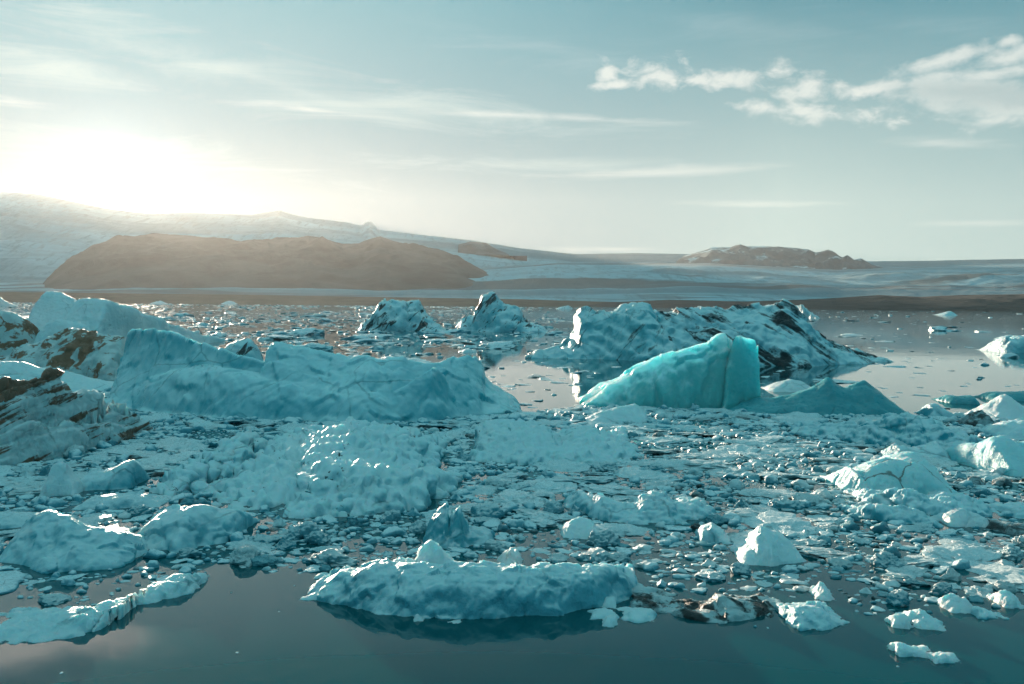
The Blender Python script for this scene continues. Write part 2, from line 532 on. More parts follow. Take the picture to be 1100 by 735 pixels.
def sheet(name, x0, x1, y0, y1, z, mat):
    me = mesh_from(name, [(x0, y0, z), (x1, y0, z), (x1, y1, z), (x0, y1, z)], [(0, 1, 2, 3)])
    o = link(name, me, mat)
    o['kind'] = 'structure'
    return o


sheet('water', -6000, 6000, -400, 6500, 0.0, water_mat())


def terrain(name, sky, D, front, back, foot, mat, amp=0.0, nl=400.0, nx=360, ny=70, power=0.8, seed=1, px0=-220, px1=1320, ridged=True, side=0.0):
    """a range of land: the skyline gives the crest's height at its own distance D; it falls to foot in front and behind"""
    px = np.linspace(px0, px1, nx)
    sx, sy = [p[0] for p in sky], [p[1] for p in sky]
    H = np.empty(nx)
    dx = np.empty(nx)
    for i, p in enumerate(px):
        r = ray(float(p), float(np.interp(p, sx, sy)))
        dx[i] = r.x
        H[i] = CAM_H + r.z * D
    H = np.maximum(H, -40)
    nf = int(ny * 0.75)
    T = np.concatenate([np.linspace(0, 1, nf), 1 + np.linspace(0, 1, ny - nf + 1)[1:]])
    prof = np.where(T <= 1, np.clip(T, 0, 1) ** power, 1 - np.clip(T - 1, 0, 1) ** 1.5)
    Y = np.where(T <= 1, D - front * (1 - T), D + back * (T - 1))
    YY, _ = np.meshgrid(Y, px, indexing='ij')
    XX = YY * dx[None, :]
    ZZ = foot + (H[None, :] - foot) * prof[:, None]
    P = np.stack([XX / nl, YY / nl, np.zeros_like(XX)], -1)
    n = fbm(P, 6, seed, 0.5, ridged)
    fade = np.where(T <= 1, np.sin(np.clip(T, 0, 1) * math.pi) ** 1.5, 0.15)[:, None]
    ZZ = ZZ + n * amp * fade * np.clip((H[None, :] - foot) / max(1.0, np.max(H) - foot), 0.05, 1)
    ZZ = ZZ + fbm(P * 6, 4, seed + 5) * amp * 0.05 * (prof[:, None] > 0.6)
    V = np.stack([XX, YY, ZZ], -1).reshape(-1, 3)
    i, j = np.meshgrid(np.arange(ny - 1), np.arange(nx - 1), indexing='ij')
    a = (i * nx + j).ravel()
    F = np.stack([a, a + 1, a + nx + 1, a + nx], 1)
    o = link(name, mesh_from(name, V, F), mat)
    o['kind'] = 'structure'
    return o


# ice cap behind everything
terrain('ice_cap', [(-220, 214), (0, 206), (40, 209), (80, 217), (115, 224), (160, 230), (200, 229), (270, 231), (290, 228), (300, 226), (312, 230), (330, 234),
                    (372, 239), (388, 243), (394, 238), (400, 238), (405, 247), (450, 252), (505, 258), (560, 267), (620, 273), (680, 272), (740, 273), (900, 281), (1000, 280),
                    (1100, 278), (1320, 274)], 5400, 1700, 700, 8, glacier_mat('ice_cap_snow', False), amp=30, nl=700, power=1.05, seed=3)
# table mountain on the right skyline
terrain('mountain', [(-220, 400), (690, 400), (720, 285), (735, 275), (765, 266), (785, 266), (795, 263), (802, 265), (840, 265), (868, 268), (876, 272), (884, 270), (890, 268), (896, 271), (905, 277),
                     (910, 274), (917, 279), (925, 278), (936, 284), (960, 290), (985, 296), (1010, 330), (1100, 400), (1320, 400)], 5100, 700, 500, 90,
        rock_mat('table_mountain_rock', (0.03, 0.085, 0.11), (0.07, 0.15, 0.18), 0.006, 1.18), amp=65, nl=250, seed=21, px0=680, px1=1040, nx=260, power=0.7)
# rock outcrops high on the ice
terrain('mountain', [(-220, 400), (485, 400), (492, 263), (505, 259.5), (522, 261), (532, 267), (546, 273), (552, 282), (556, 400), (1320, 400)], 5000, 140, 300, 236,
        rock_mat('outcrop_rock', (0.07, 0.09, 0.10), (0.14, 0.17, 0.18), 0.01, 1.25), amp=20, nl=100, seed=31, px0=480, px1=565, nx=90, power=0.8)
# glacier tongue in front with its moraine bands
terrain('glacier', [(-220, 300), (0, 300), (200, 292), (430, 292), (520, 288), (600, 282), (760, 283), (900, 290), (1000, 286), (1100, 284), (1320, 280)], 4500, 2330, 700, 4,
        glacier_mat('glacier_tongue_ice', True), amp=34, nl=480, power=1.0, seed=8)
# dark mountain under the sun
terrain('mountain', [(-220, 400), (20, 400), (42, 308), (60, 290), (80, 276), (100, 264), (130, 256), (165, 252), (200, 254), (240, 258), (270, 260), (290, 259), (312, 256), (330, 254), (345, 256), (368, 263),
                     (385, 262), (398, 257), (408, 254), (420, 259), (440, 265), (462, 267), (480, 272), (500, 281), (520, 292), (535, 302), (548, 330), (570, 400), (1320, 400)], 3900, 1300, 500, 6,
        rock_mat('dark_mountain_rock', (0.045, 0.058, 0.064), (0.09, 0.10, 0.105), 0.006), amp=75, nl=380, seed=12, px0=10, px1=580, nx=300, ny=90, power=0.75)
# low moraine along the far shore, and the black moraine on its right
terrain('hills', [(-220, 311), (0, 314), (120, 315), (240, 316.5), (330, 318), (430, 319.5), (560, 321.5), (640, 324), (760, 326), (900, 328), (1100, 331), (1320, 334)], 2100, 480, 300, -2,
        rock_mat('brown_moraine_gravel', (0.09, 0.062, 0.046), (0.14, 0.10, 0.076), 0.03), amp=6, nl=120, seed=41, power=0.6)
terrain('hills', [(-220, 400), (560, 400), (600, 331), (650, 325), (720, 322), (800, 324), (860, 322), (900, 320), (945, 317), (990, 319), (1030, 317), (1100, 316), (1200, 313), (1320, 311)], 1900, 420, 300, -2,
        rock_mat('black_moraine_gravel', (0.025, 0.030, 0.032), (0.055, 0.06, 0.06), 0.03), amp=9, nl=140, seed=44, px0=570, px1=1330, nx=200, power=0.6)


def haze():
    x0, x1, y0, y1, z0, z1 = -6100, 6100, -420, 6600, -60, 690
    V = [(x, y, z) for z in (z0, z1) for y in (y0, y1) for x in (x0, x1)]
    F = [(0, 2, 3, 1), (4, 5, 7, 6), (0, 1, 5, 4), (2, 6, 7, 3), (0, 4, 6, 2), (1, 3, 7, 5)]
    m = bpy.data.materials.new('pale_air')
    m.use_nodes = True
    t = NT(m.node_tree)
    t.n.clear()
    out = t.node('ShaderNodeOutputMaterial')
    v = t.node('ShaderNodeVolumePrincipled')
    v.inputs['Color'].default_value = (0.92, 0.95, 0.94, 1)
    v.inputs['Density'].default_value = 0.000023
    v.inputs['Anisotropy'].default_value = 0.61
    t.l.new(v.outputs[0], out.inputs['Volume'])
    o = link('haze', mesh_from('haze', V, F, False), m)
    o['kind'] = 'stuff'


haze()

# ------------------------------------------------------------------ icebergs
OCC = {}                    # ground cells that an iceberg stands on
MARKS = []                  # (x, y, half width, phrase) of the big ones, for telling the small floes apart
CELL = 0.2


def keep_largest(mask):
    """largest 4-connected blob of a boolean grid"""
    lab = np.zeros(mask.shape, np.int32)
    cur, best, bn = 0, 0, 0
    H, W = mask.shape
    for si, sj in zip(*np.nonzero(mask)):
        if lab[si, sj]:
            continue
        cur += 1
        st, n = [(si, sj)], 0
        lab[si, sj] = cur
        while st:
            i, j = st.pop()
            n += 1
            for a, b in ((i + 1, j), (i - 1, j), (i, j + 1), (i, j - 1)):
                if 0 <= a < H and 0 <= b < W and mask[a, b] and not lab[a, b]:
                    lab[a, b] = cur
                    st.append((a, b))
        if n > bn:
            best, bn = cur, n
    return lab == best


def berg(name, label, cat, base, sheets, mat, res=None, amp=0.10, facet=0.5, nsize=None, warp=0.5, seed=1, group=None, mark=None, z0=0.0, parent=None,
         occ=True, fine=0.4, billow=0.0, bsize=0.3, strata=None, pil=1.0, psize=1.2):
    """one iceberg as a closed-up height field with overhanging noise.
    base: its waterline in front, in photo pixels on the water (or on a surface z0 high); sheets: crest lines [(px, py)], each d metres
    behind the waterline, falling forward (a, c: convex, concave) and b metres back."""
    bx = [p[0] for p in base]
    by = [p[1] for p in base]

    def Yf(px, dy=0.0):
        r = ray(px, float(np.interp(px, bx, by)) + dy)
        return (CAM_H - z0) / max(-r.z, 1e-5)

    S = []
    for s in sheets:
        P = []
        pts = s['p']
        q = []
        for (u0, v0), (u1, v1) in zip(pts[:-1], pts[1:]):
            n = max(1, int(abs(u1 - u0) // 4))
            q += [(u0 + (u1 - u0) * k / n, v0 + (v1 - v0) * k / n) for k in range(n)]
        q.append(pts[-1])
        for (u, v) in q:
            yf = Yf(u, s.get('dy', 0.0))
            Y = yf + s.get('d', 1.0)
            x, z = unproj(u, v, Y)
            P.append((x, Y, z - z0, yf))
        P = np.array(P)
        P = P[np.argsort(P[:, 0], kind='stable')]
        S.append((s, P))
    xs = np.concatenate([P[:, 0] for _, P in S])
    Hm = max(P[:, 2].max() for _, P in S)
    if nsize is None:
        nsize = max(0.25, 0.55 * Hm)
    mx = 0.4 * Hm + 0.1 + warp * nsize * 0.35 + 2 * amp * nsize
    x0, x1 = xs.min() - mx, xs.max() + mx
    y0 = min(P[:, 3].min() for _, P in S) - 0.25 * Hm - warp * nsize * 0.8 - 2 * amp * nsize
    y1 = max((P[:, 1]).max() + s.get('b', 1.0) for s, P in S) + 0.1
    dist = y0
    if res is None:
        res = max(0.012, dist / FX * 1.7)
    nx = min(420, max(20, int((x1 - x0) / res)))
    ny = min(260, max(20, int((y1 - y0) / res)))
    X, Y = np.meshgrid(np.linspace(x0, x1, nx), np.linspace(y0, y1, ny))
    Q = np.stack([X / nsize, Y / nsize, np.zeros_like(X)], -1)
    wx = fbm(Q, 4, seed) * warp * nsize * 0.35
    wy = fbm(Q + 31.7, 4, seed + 3) * warp * nsize * 0.9
    Z = np.full_like(X, -9.0)
    for s, P in S:
        xw = X + wx * s.get('w', 1.0)
        yw = Y + wy * s.get('w', 1.0)
        Hx = np.interp(xw, P[:, 0], P[:, 2], left=-1, right=-1)
        ed = np.minimum(xw - P[0, 0], P[-1, 0] - xw)
        Hx = np.where(ed < 0, np.maximum(-1.0, ed * 3.0 + np.where(xw < P[0, 0], P[0, 2], P[-1, 2])), Hx)
        Yr = np.interp(xw, P[:, 0], P[:, 1])
        Yw = np.interp(xw, P[:, 0], P[:, 3])
        a, c, b = s.get('a', 2.0), s.get('c', 1.0), s.get('b', 1.0)
        run = np.maximum(Yr - Yw, 0.05)
        tf = (Yr - yw) / run
        tb = (yw - Yr) / b
        zf = np.where(tf < 1, (1 - np.clip(tf, 0, 1) ** a) ** c, -(tf - 1) * 1.2)
        zb = np.where(tb < 1, (1 - np.clip(tb, 0, 1) ** 1.6), -(tb - 1) * 1.2)
        prof = np.where(yw <= Yr, zf, zb)
        Zi = np.where(prof > 0, Hx * prof, prof * max(Hm, 0.3))
        Zi = np.where(Hx < 0, np.minimum(Zi, Hx), Zi)
        Z = np.maximum(Z, Zi)
    Z = np.maximum(Z, -0.6 * max(0.5, Hm))
    gy, gx = np.gradient(Z, (y1 - y0) / (ny - 1), (x1 - x0) / (nx - 1))
    gx, gy = np.clip(gx, -4, 4), np.clip(gy, -4, 4)
    L = np.sqrt(gx * gx + gy * gy + 1)
    N = np.stack([-gx / L, -gy / L, 1 / L], -1)
    P3 = np.stack([X, Y, Z], -1)
    q = P3 / nsize
    qd = q + 0.35 * np.stack([fbm(q * 1.3, 3, seed + 40), fbm(q * 1.3 + 9, 3, seed + 41), fbm(q * 1.3 + 19, 3, seed + 42)], -1)
    disp = amp * nsize * (0.9 * fbm(q * 1.1, 5, seed + 7) + facet * 1.5 * facets(qd * 1.7, seed + 11) + facet * 0.45 * facets(qd * 4.1, seed + 13)
                          + fine * 0.8 * fbm(q * 5.0, 4, seed + 15, 0.6) - 0.15)
    if pil:
        qp = q / psize * np.array([1.0, 0.8, 0.55]) + 0.4 * np.stack([fbm(q * 0.5 + 3, 2, seed + 50), fbm(q * 0.5 + 5, 2, seed + 51), 0 * X], -1)
        disp = disp + pil * amp * nsize * 2.2 * (np.abs(vnoise(qp, seed + 52)) + 0.4 * np.abs(vnoise(qp * 2.2 + 3, seed + 53)) - 0.35)
    if billow:
        qb = P3 / bsize * np.array([1.0, 1.0, 1.3]) + 0.5 * np.stack([fbm(P3 / bsize * 0.6, 2, seed + 60), fbm(P3 / bsize * 0.6 + 9, 2, seed + 61), 0 * X], -1)
        disp = disp + billow * bsize * (dome(qb, seed + 70) + 0.45 * dome(qb * 2.3, seed + 75))
    if strata:
        sx_, sy_, sz_, per, sa = strata
        ph = (P3[..., 0] * sx_ + P3[..., 1] * sy_ + P3[..., 2] * sz_) / per + 0.55 * fbm(q * 0.8, 3, seed + 80)
        fr = ph - np.floor(ph)
        st = np.where(fr < 0.78, fr / 0.78, (1 - fr) / 0.22)
        disp = disp + sa * (st - 0.5) * (0.5 + _h(np.floor(ph).astype(np.int64), np.zeros_like(ph, dtype=np.int64), np.zeros_like(ph, dtype=np.int64), seed))
    P3 = P3 + N * disp[..., None] * np.where(Z > -0.05, 1.0, 0.3)[..., None]
    floor = -0.10 * max(Hm, 0.4) - 0.03
    vis = P3[..., 2] > floor
    cell = vis[:-1, :-1] | vis[1:, :-1] | vis[:-1, 1:] | vis[1:, 1:]
    cell = keep_largest(cell)
    P3[..., 2] = np.maximum(P3[..., 2], floor - 0.25 * max(Hm, 0.4))
    i, j = np.nonzero(cell)
    a_ = i * nx + j
    F = np.stack([a_, a_ + 1, a_ + nx + 1, a_ + nx], 1)
    used = np.unique(F)
    re = np.zeros(nx * ny, np.int64)
    re[used] = np.arange(len(used))
    V = P3.reshape(-1, 3)[used]
    F = re[F]
    if occ:
        top = V[V[:, 2] > 0.0]
        for cx, cy in set(map(tuple, np.floor(top[:, :2] / CELL).astype(int).tolist())):
            OCC[(cx, cy)] = True
    c0 = np.array([(xs.min() + xs.max()) / 2, float(np.mean([np.mean(P[:, 1]) for _, P in S])), 0.0])
    o = link(name, mesh_from(name, V - c0, F), M[mat] if isinstance(mat, str) else mat, tuple(c0 + np.array([0, 0, z0])))
    if parent is not None:
        o.location = o.location - parent.location
        o.parent = parent
    else:
        tag(o, label, cat, group)
    if mark:
        MARKS.append((c0[0], c0[1], (xs.max() - xs.min()) / 2, mark))
    return o


# ---- far bergs, out on the lake
berg('iceberg', 'distant dark-crusted iceberg with twin knobs and a black waterline', 'iceberg', [(384, 355), (480, 356)],
     [dict(p=[(386, 354), (393, 348), (400, 344), (404, 336), (406, 326), (412, 321), (420, 322), (428, 325), (434, 327), (440, 338), (447, 345), (462, 348), (470, 352), (478, 355)], d=4, b=6, a=1.6, c=0.9),
      dict(p=[(430, 345), (434, 328), (444, 325), (449, 323), (455, 331), (460, 341), (468, 349)], d=6, b=5, a=1.5)],
     'streaked', amp=0.14, facet=0.7, seed=5, mark='the distant twin-knobbed iceberg')
berg('iceberg', 'distant hat-shaped iceberg with a striped peak and a long low ledge', 'iceberg', [(496, 356), (590, 357)],
     [dict(p=[(508, 352), (510, 342), (511, 333), (516, 325), (520, 319), (526, 316), (531, 315), (534, 322), (540, 327), (547, 331), (559, 335), (561, 342), (566, 352)], d=5, b=5, a=2.2),
      dict(p=[(497, 345), (500, 341), (508, 340), (516, 342), (522, 350)], d=4, b=3, a=2.5),
      dict(p=[(500, 354), (520, 349), (560, 349), (572, 351), (584, 353), (588, 356)], d=3, b=5, a=2.2)],
     'streaked', amp=0.11, facet=0.6, seed=9, mark='the distant hat-shaped iceberg')
berg('iceberg', 'tiny remote iceberg far off, before the middle of the brown moraine', 'iceberg', [(598, 332), (615, 332)],
     [dict(p=[(598, 331.5), (603, 329.5), (607, 329), (610, 328), (613, 329.5), (615, 331.5)], d=8, b=8)], 'streaked', seed=11)
berg('iceberg', 'tiny remote pale iceberg alone on open water before the black moraine', 'iceberg', [(1006, 338.6), (1026, 338.8)],
     [dict(p=[(1007, 338.4), (1012, 336.8), (1016, 335.3), (1020, 334), (1022, 335), (1024, 338.4)], d=6, b=8)], 'ice', seed=12)
berg('iceberg', 'tiny remote white iceberg, the larger of two specks near the dark mountain foot', 'iceberg', [(238, 326.5), (256, 326.6)],
     [dict(p=[(239, 326.2), (243, 323.8), (247, 323.4), (251, 324), (254, 326.2)], d=8, b=8)], 'pale', seed=13)
berg('iceberg', 'tiny remote white iceberg, the smaller of two specks near the dark mountain foot', 'iceberg', [(162, 326), (182, 326.2)],
     [dict(p=[(163, 325.7), (168, 324), (173, 323.2), (178, 325.7)], d=8, b=8)], 'pale', seed=14)
berg('iceberg', 'small white iceberg behind the pale saddle-backed iceberg, peeping over open brash', 'iceberg', [(-14, 329), (12, 329)],
     [dict(p=[(-14, 328), (-6, 322), (0, 319.5), (4, 323), (12, 327)], d=6, b=8)], 'pale', seed=15)

# ---- right back group
berg('iceberg', 'broad black-streaked iceberg trailing dark rubble into calm water', 'iceberg', [(690, 388), (760, 391), (840, 394), (925, 388)],
     [dict(p=[(690, 345), (703, 333), (720, 334), (735, 331), (752, 332), (766, 329), (780, 331), (795, 327), (812, 325.5), (820, 327), (832, 325.5), (846, 327), (855, 331), (860, 340), (868, 350), (878, 362),
              (893, 369), (905, 375), (920, 380), (924, 386)], d=7, b=8, a=1.3, c=0.9),
      dict(p=[(720, 372), (740, 360), (765, 352), (790, 357), (815, 365), (842, 372), (868, 377), (888, 384)], d=3, b=5, a=1.4),
      dict(p=[(735, 340), (760, 336), (800, 336), (840, 342), (858, 352)], d=5, b=4, a=1.2)],
     'black_streaked', amp=0.075, facet=0.9, fine=0.25, strata=(0.55, 0.1, 0.8, 0.8, 0.16), pil=0.5, seed=22, mark='the black-streaked iceberg')
b1 = berg('iceberg', 'tall blue iceberg with a leaning crest knob and an undercut glassy left face', 'iceberg', [(566, 385), (640, 386), (730, 390)],
          [dict(p=[(598, 378), (606, 368), (616, 362), (620, 350), (621, 337), (624, 332), (632, 330), (645, 333), (656, 335), (662, 331), (668, 328), (676, 327), (690, 326), (696, 329), (702, 338), (709, 347), (718, 358), (724, 372), (728, 386)],
                d=5, b=6, a=1.7, c=0.9),
           dict(p=[(640, 372), (655, 360), (672, 350), (688, 356), (705, 366), (722, 378)], d=2.5, b=4, a=1.3),
           dict(p=[(568, 384), (580, 377), (600, 375), (620, 377), (640, 381)], d=2, b=5, a=2)],
          'faint_streaked', amp=0.065, facet=1.0, fine=0.2, strata=(0.6, 0.1, 0.75, 1.0, 0.14), pil=0.5, seed=24, mark='the tall knobbed iceberg')
berg('iceberg', 'small blue iceberg half hidden behind the black-streaked one', 'iceberg', [(846, 341), (880, 342)],
     [dict(p=[(846, 336), (852, 330), (858, 327), (863, 327), (867, 333), (874, 337), (879, 340.5)], d=4, b=6)], 'ice', seed=26)
berg('iceberg', 'blue block iceberg cut by the frame edge, alone on calm water', 'iceberg', [(1070, 379), (1130, 380)],
     [dict(p=[(1074, 366), (1077, 362), (1083, 364), (1090, 361), (1110, 360), (1128, 366)], d=2, b=4, a=4),
      dict(p=[(1080, 372), (1092, 366), (1120, 364)], d=1.2, b=4, a=3)], 'ice', amp=0.08, seed=27, mark='the blue block iceberg')

# ---- turquoise berg with its split fin
b2 = berg('iceberg', 'smooth glowing turquoise iceberg sloping up to a split fin', 'iceberg', [(622, 434), (700, 438), (815, 440)],
          [dict(p=[(628, 432), (638, 422), (650, 412), (665, 403), (680, 393), (700, 385), (725, 377), (750, 369), (763, 366), (770, 360), (776, 357.5), (781, 362), (784, 365), (786, 370), (780, 384), (777, 402), (775, 440)],
                d=1.9, b=0.75, a=2.6, c=0.65, w=0.7),
           dict(p=[(626, 434), (640, 425), (655, 415), (672, 409), (688, 411), (702, 420), (714, 436)], d=0.7, b=1.2, a=1.6, w=1.3)],
          'teal', amp=0.06, facet=0.7, pil=1.0, psize=1.8, fine=0.25, seed=33, mark='the turquoise iceberg')
berg('ice_fin', None, None, [(770, 440), (820, 439)],
     [dict(p=[(775, 428), (777, 408), (779, 394), (785, 378), (790, 369), (794, 361.5), (798, 364), (804, 367), (812, 366), (811, 376), (813, 395), (814, 415), (815, 436)], d=0.8, b=0.5, a=2.0, w=0.35)],
     'teal', amp=0.05, facet=0.5, seed=34, parent=b2)
berg('iceberg', 'low dark teal iceberg with two soft peaks', 'iceberg', [(765, 441), (850, 446), (968, 446)],
     [dict(p=[(772, 438), (790, 428), (810, 425), (828, 428), (850, 424), (871, 416), (880, 411), (889, 406), (898, 412), (909, 417), (918, 413), (928, 409.5), (938, 416), (948, 424), (957, 434), (964, 442)], d=1.9, b=1.6, a=1.6, w=0.6),
      dict(p=[(800, 436), (840, 436), (880, 438), (905, 443)], d=0.7, b=1, a=1.4, w=0.6)],
     'dark_teal', amp=0.05, facet=0.4, seed=36, mark='the low two-peaked teal iceberg')
berg('iceberg', 'white frosted hump behind the low teal iceberg', 'iceberg', [(820, 421), (880, 421)],
     [dict(p=[(822, 419), (835, 411), (848, 407), (860, 409), (872, 417), (878, 420)], d=1.2, b=1.5)], 'pale', amp=0.06, seed=37)

# ---- the long central berg
berg('iceberg', 'long turquoise iceberg with a scooped left wall and a glowing right shoulder', 'iceberg',
     [(122, 435), (180, 443), (260, 450), (340, 452), (400, 456), (470, 452), (520, 446), (562, 442)],
     [dict(p=[(124, 430), (128, 414), (131, 396), (132.5, 376), (133.5, 362), (136, 355), (141, 352.5), (150, 352.5), (163, 353.5), (175, 354), (186, 357), (198, 361), (210, 364), (220, 369), (236, 374), (255, 380), (272, 385), (286, 389), (300, 398)],
           d=2.3, b=1.6, a=0.85, c=1.5, w=0.4),
      dict(p=[(284, 402), (288.5, 388), (290, 370), (296, 368), (310, 369.5), (326, 371), (334, 375), (345, 377), (362, 380), (376, 384), (388, 382), (400, 384), (412, 388), (420, 385), (432, 383), (442, 387), (455, 389), (470, 389),
              (480, 386), (492, 382), (503, 379.5), (510, 383), (519, 392), (521, 404), (530, 413), (545, 421), (556, 432), (560, 440)], d=2.6, b=2.2, a=1.3, c=1.0, w=0.45),
      dict(p=[(368, 456), (392, 440), (420, 425), (445, 408), (465, 393), (478, 405), (490, 424), (503, 441)], d=1.0, b=2.4, a=1.15, w=0.35),
      dict(p=[(120, 432), (150, 420), (180, 418), (210, 428), (240, 434), (280, 436), (330, 438), (372, 442)], d=0.9, b=2, a=1.6),
      dict(p=[(150, 412), (170, 402), (200, 396), (228, 392), (252, 396), (285, 404), (330, 409), (375, 414), (410, 420), (445, 428)], d=1.5, b=2.0, a=2.6, w=0.5),
      dict(p=[(240, 440), (270, 428), (296, 424), (318, 429), (345, 438)], d=0.8, b=1.4, a=2.2),
      dict(p=[(395, 440), (415, 428), (440, 425), (456, 432), (470, 444)], d=1.4, b=1.4, a=1.3),
      dict(p=[(190, 436), (215, 420), (235, 412), (262, 414), (285, 426), (330, 430)], d=1.3, b=1.6, a=1.5)],
     'slab', amp=0.05, facet=0.8, fine=0.15, nsize=1.4, pil=0.3, warp=0.3, seed=50, mark='the long scooped iceberg')
berg('iceberg', 'small frosted cone with dark stripes behind the long scooped iceberg', 'iceberg', [(236, 396), (285, 397)],
     [dict(p=[(238, 392), (246, 371), (255, 366), (263, 364), (270, 365), (275, 371), (280, 386)], d=1.8, b=2)], 'streaked', amp=0.07, seed=52)

# ---- left group
berg('iceberg', 'large pale saddle-backed iceberg with a vertical crack', 'iceberg', [(0, 376), (120, 380), (230, 370)],
     [dict(p=[(18, 364), (28, 352), (36, 342), (42, 330), (45, 317), (50, 312), (63, 313), (74, 318), (81, 322), (82.5, 330), (84, 320.5), (92, 319.5), (114, 322), (126, 325), (138, 328), (152, 335), (168, 343), (185, 349), (203, 354), (220, 361), (228, 368)],
           d=4, b=5, a=1.5, w=0.5)], 'pale', amp=0.05, facet=0.6, seed=60, mark='the pale saddle-backed iceberg')
berg('iceberg', 'pale ice block with a brown patch at the left edge of the berg cluster', 'iceberg', [(-40, 386), (40, 384)],
     [dict(p=[(-40, 345), (-15, 338), (2, 336), (12, 337), (22, 341), (30, 346), (36, 360), (40, 372)], d=2.5, b=3, a=2.4)], 'brown', amp=0.07, seed=62)
berg('iceberg', 'squarish snow-white ice lump left of its rounder twin, behind brown-stained ice', 'iceberg', [(0, 381), (46, 381)],
     [dict(p=[(3, 374), (5, 356), (9, 351), (16, 352), (24, 349), (34, 348.5), (40, 352), (43, 362), (45, 374)], d=1.4, b=2, a=3.5)], 'pale', amp=0.05, seed=63)
berg('iceberg', 'rounder snow-white ice lump resting behind the brown-stained iceberg', 'iceberg', [(38, 385), (105, 385)],
     [dict(p=[(41, 374), (45, 356), (52, 348), (60, 344.5), (72, 345.5), (84, 347), (94, 351), (102, 360), (106, 374)], d=1.6, b=2, a=3)], 'pale', amp=0.05, seed=64)
berg('iceberg', 'rounded iceberg blotched with rust brown stains on cream ice', 'iceberg', [(-10, 404), (60, 406), (146, 409)],
     [dict(p=[(-10, 396), (8, 386), (24, 377), (40, 368), (56, 361), (72, 357), (92, 355.5), (108, 357), (120, 361), (131, 362.5), (137, 372), (141, 384), (144, 396), (141, 405)], d=2.4, b=2.6, a=2.0, c=0.9, w=0.6)],
     'brown', amp=0.09, facet=0.8, billow=0.15, bsize=0.6, seed=66, mark='the rust-blotched iceberg')
berg('iceberg', 'low white snow bank below the rust-blotched iceberg', 'iceberg', [(-20, 428), (60, 424), (150, 420)],
     [dict(p=[(-20, 392), (0, 388), (20, 389), (40, 394), (66, 397), (90, 404), (118, 410), (146, 416)], d=2.0, b=1.8, a=2.2)], 'snowy', amp=0.05, seed=67)
berg('iceberg', 'banded iceberg with slanting dark brown layers and a blunt snout', 'iceberg', [(-40, 508), (30, 502), (90, 490), (132, 478)],
     [dict(p=[(-60, 425), (-30, 416), (0, 413), (20, 411), (36, 407), (48, 402), (57, 400), (66, 408), (76, 416), (84, 421), (95, 424), (108, 424), (121, 423), (128, 430), (128, 440), (124, 455), (119, 470), (114, 484)],
           d=1.8, b=1.6, a=2.2, c=0.9, w=0.5),
      dict(p=[(-60, 456), (-20, 448), (20, 452), (50, 458), (85, 452), (110, 458), (118, 476)], d=1.0, b=1.2, a=2, w=0.6)],
     'brown_bands', amp=0.09, facet=0.8, strata=(-0.5, 0.1, 0.85, 0.33, 0.16), seed=68, mark='the brown-banded iceberg')
berg('ice_pinnacle', 'small smooth ice pinnacle standing in brash before the brown-banded iceberg', 'ice chunk', [(50, 533), (88, 532)],
     [dict(p=[(52, 528), (54, 511), (60, 500), (66, 496), (72, 499), (75, 508), (82, 516), (87, 528)], d=0.35, b=0.5, a=2.4)], 'pale', amp=0.06, seed=69, mark='the small pinnacle')
berg('ice_floe', 'sloping blue floe with a raised right corner beside the small pinnacle', 'ice floe', [(82, 528), (150, 526)],
     [dict(p=[(84, 522), (92, 510), (105, 505), (120, 503), (132, 497), (142, 494), (148, 502), (149, 518)], d=0.7, b=0.7, a=2)], 'ice', amp=0.06, seed=70)
berg('ice_floe', 'long flat slab with a straight edge below the small pinnacle', 'ice floe', [(86, 548), (182, 545)],
     [dict(p=[(88, 542), (100, 533), (130, 531), (160, 532), (180, 538)], d=0.5, b=0.7, a=3)], 'floe', amp=0.05, seed=71)
berg('ice_floe', 'grey slab at the frame edge below the brown-banded iceberg', 'ice floe', [(-30, 572), (44, 566)],
     [dict(p=[(-30, 556), (0, 551), (25, 552), (40, 557), (45, 563)], d=0.5, b=0.7, a=3)], 'floe', amp=0.05, seed=72)
berg('ice_mound', 'smooth blue ice mound with a pointed top left and long right tail', 'ice mound', [(20, 602), (80, 614), (130, 612), (182, 600)],
     [dict(p=[(22, 593), (27, 576), (36, 562), (46, 552), (54, 548), (63, 551), (73, 553), (82, 560), (92, 565), (104, 567), (118, 569), (130, 574), (146, 583), (162, 590), (178, 596)], d=0.9, b=1.0, a=1.4, w=0.5),
      dict(p=[(26, 596), (50, 580), (80, 580), (105, 586), (135, 594), (160, 600)], d=0.45, b=0.8, a=1.7, w=0.5)],
     'ice', amp=0.07, facet=0.7, fine=0.25, nsize=0.8, seed=73, mark='the pointed blue mound')
berg('ice_mound', 'wide low blue mound with a tilted flat top beside the pointed mound', 'ice mound', [(150, 586), (205, 594), (266, 582)],
     [dict(p=[(152, 578), (162, 562), (174, 552), (190, 548), (208, 546), (232, 547), (256, 549), (263, 556), (264, 572)], d=0.9, b=0.8, a=1.9, w=0.5)],
     'ice', amp=0.07, facet=0.7, fine=0.25, nsize=0.8, seed=74, mark='the tilted flat mound')
berg('ice_shelf', 'long narrow ice shelf along the dark water edge, lower left', 'ice shelf', [(-60, 696), (0, 692), (60, 690), (104, 687), (140, 670), (152, 655), (164, 650), (200, 641), (222, 634)],
     [dict(p=[(-60, 678), (0, 670), (35, 663), (69, 658), (100, 652), (132, 645), (142, 638)], d=0.75, b=0.5, a=3.0, w=0.4),
      dict(p=[(118, 655), (140, 641), (152, 635), (163, 629), (185, 623), (206, 616.5), (215, 619), (221, 628)], d=0.5, b=0.3, a=2.6, w=0.4)],
     'snowy', amp=0.10, facet=0.5, billow=0.3, bsize=0.2, seed=75, nsize=0.35, mark='the long shelf at the water edge')

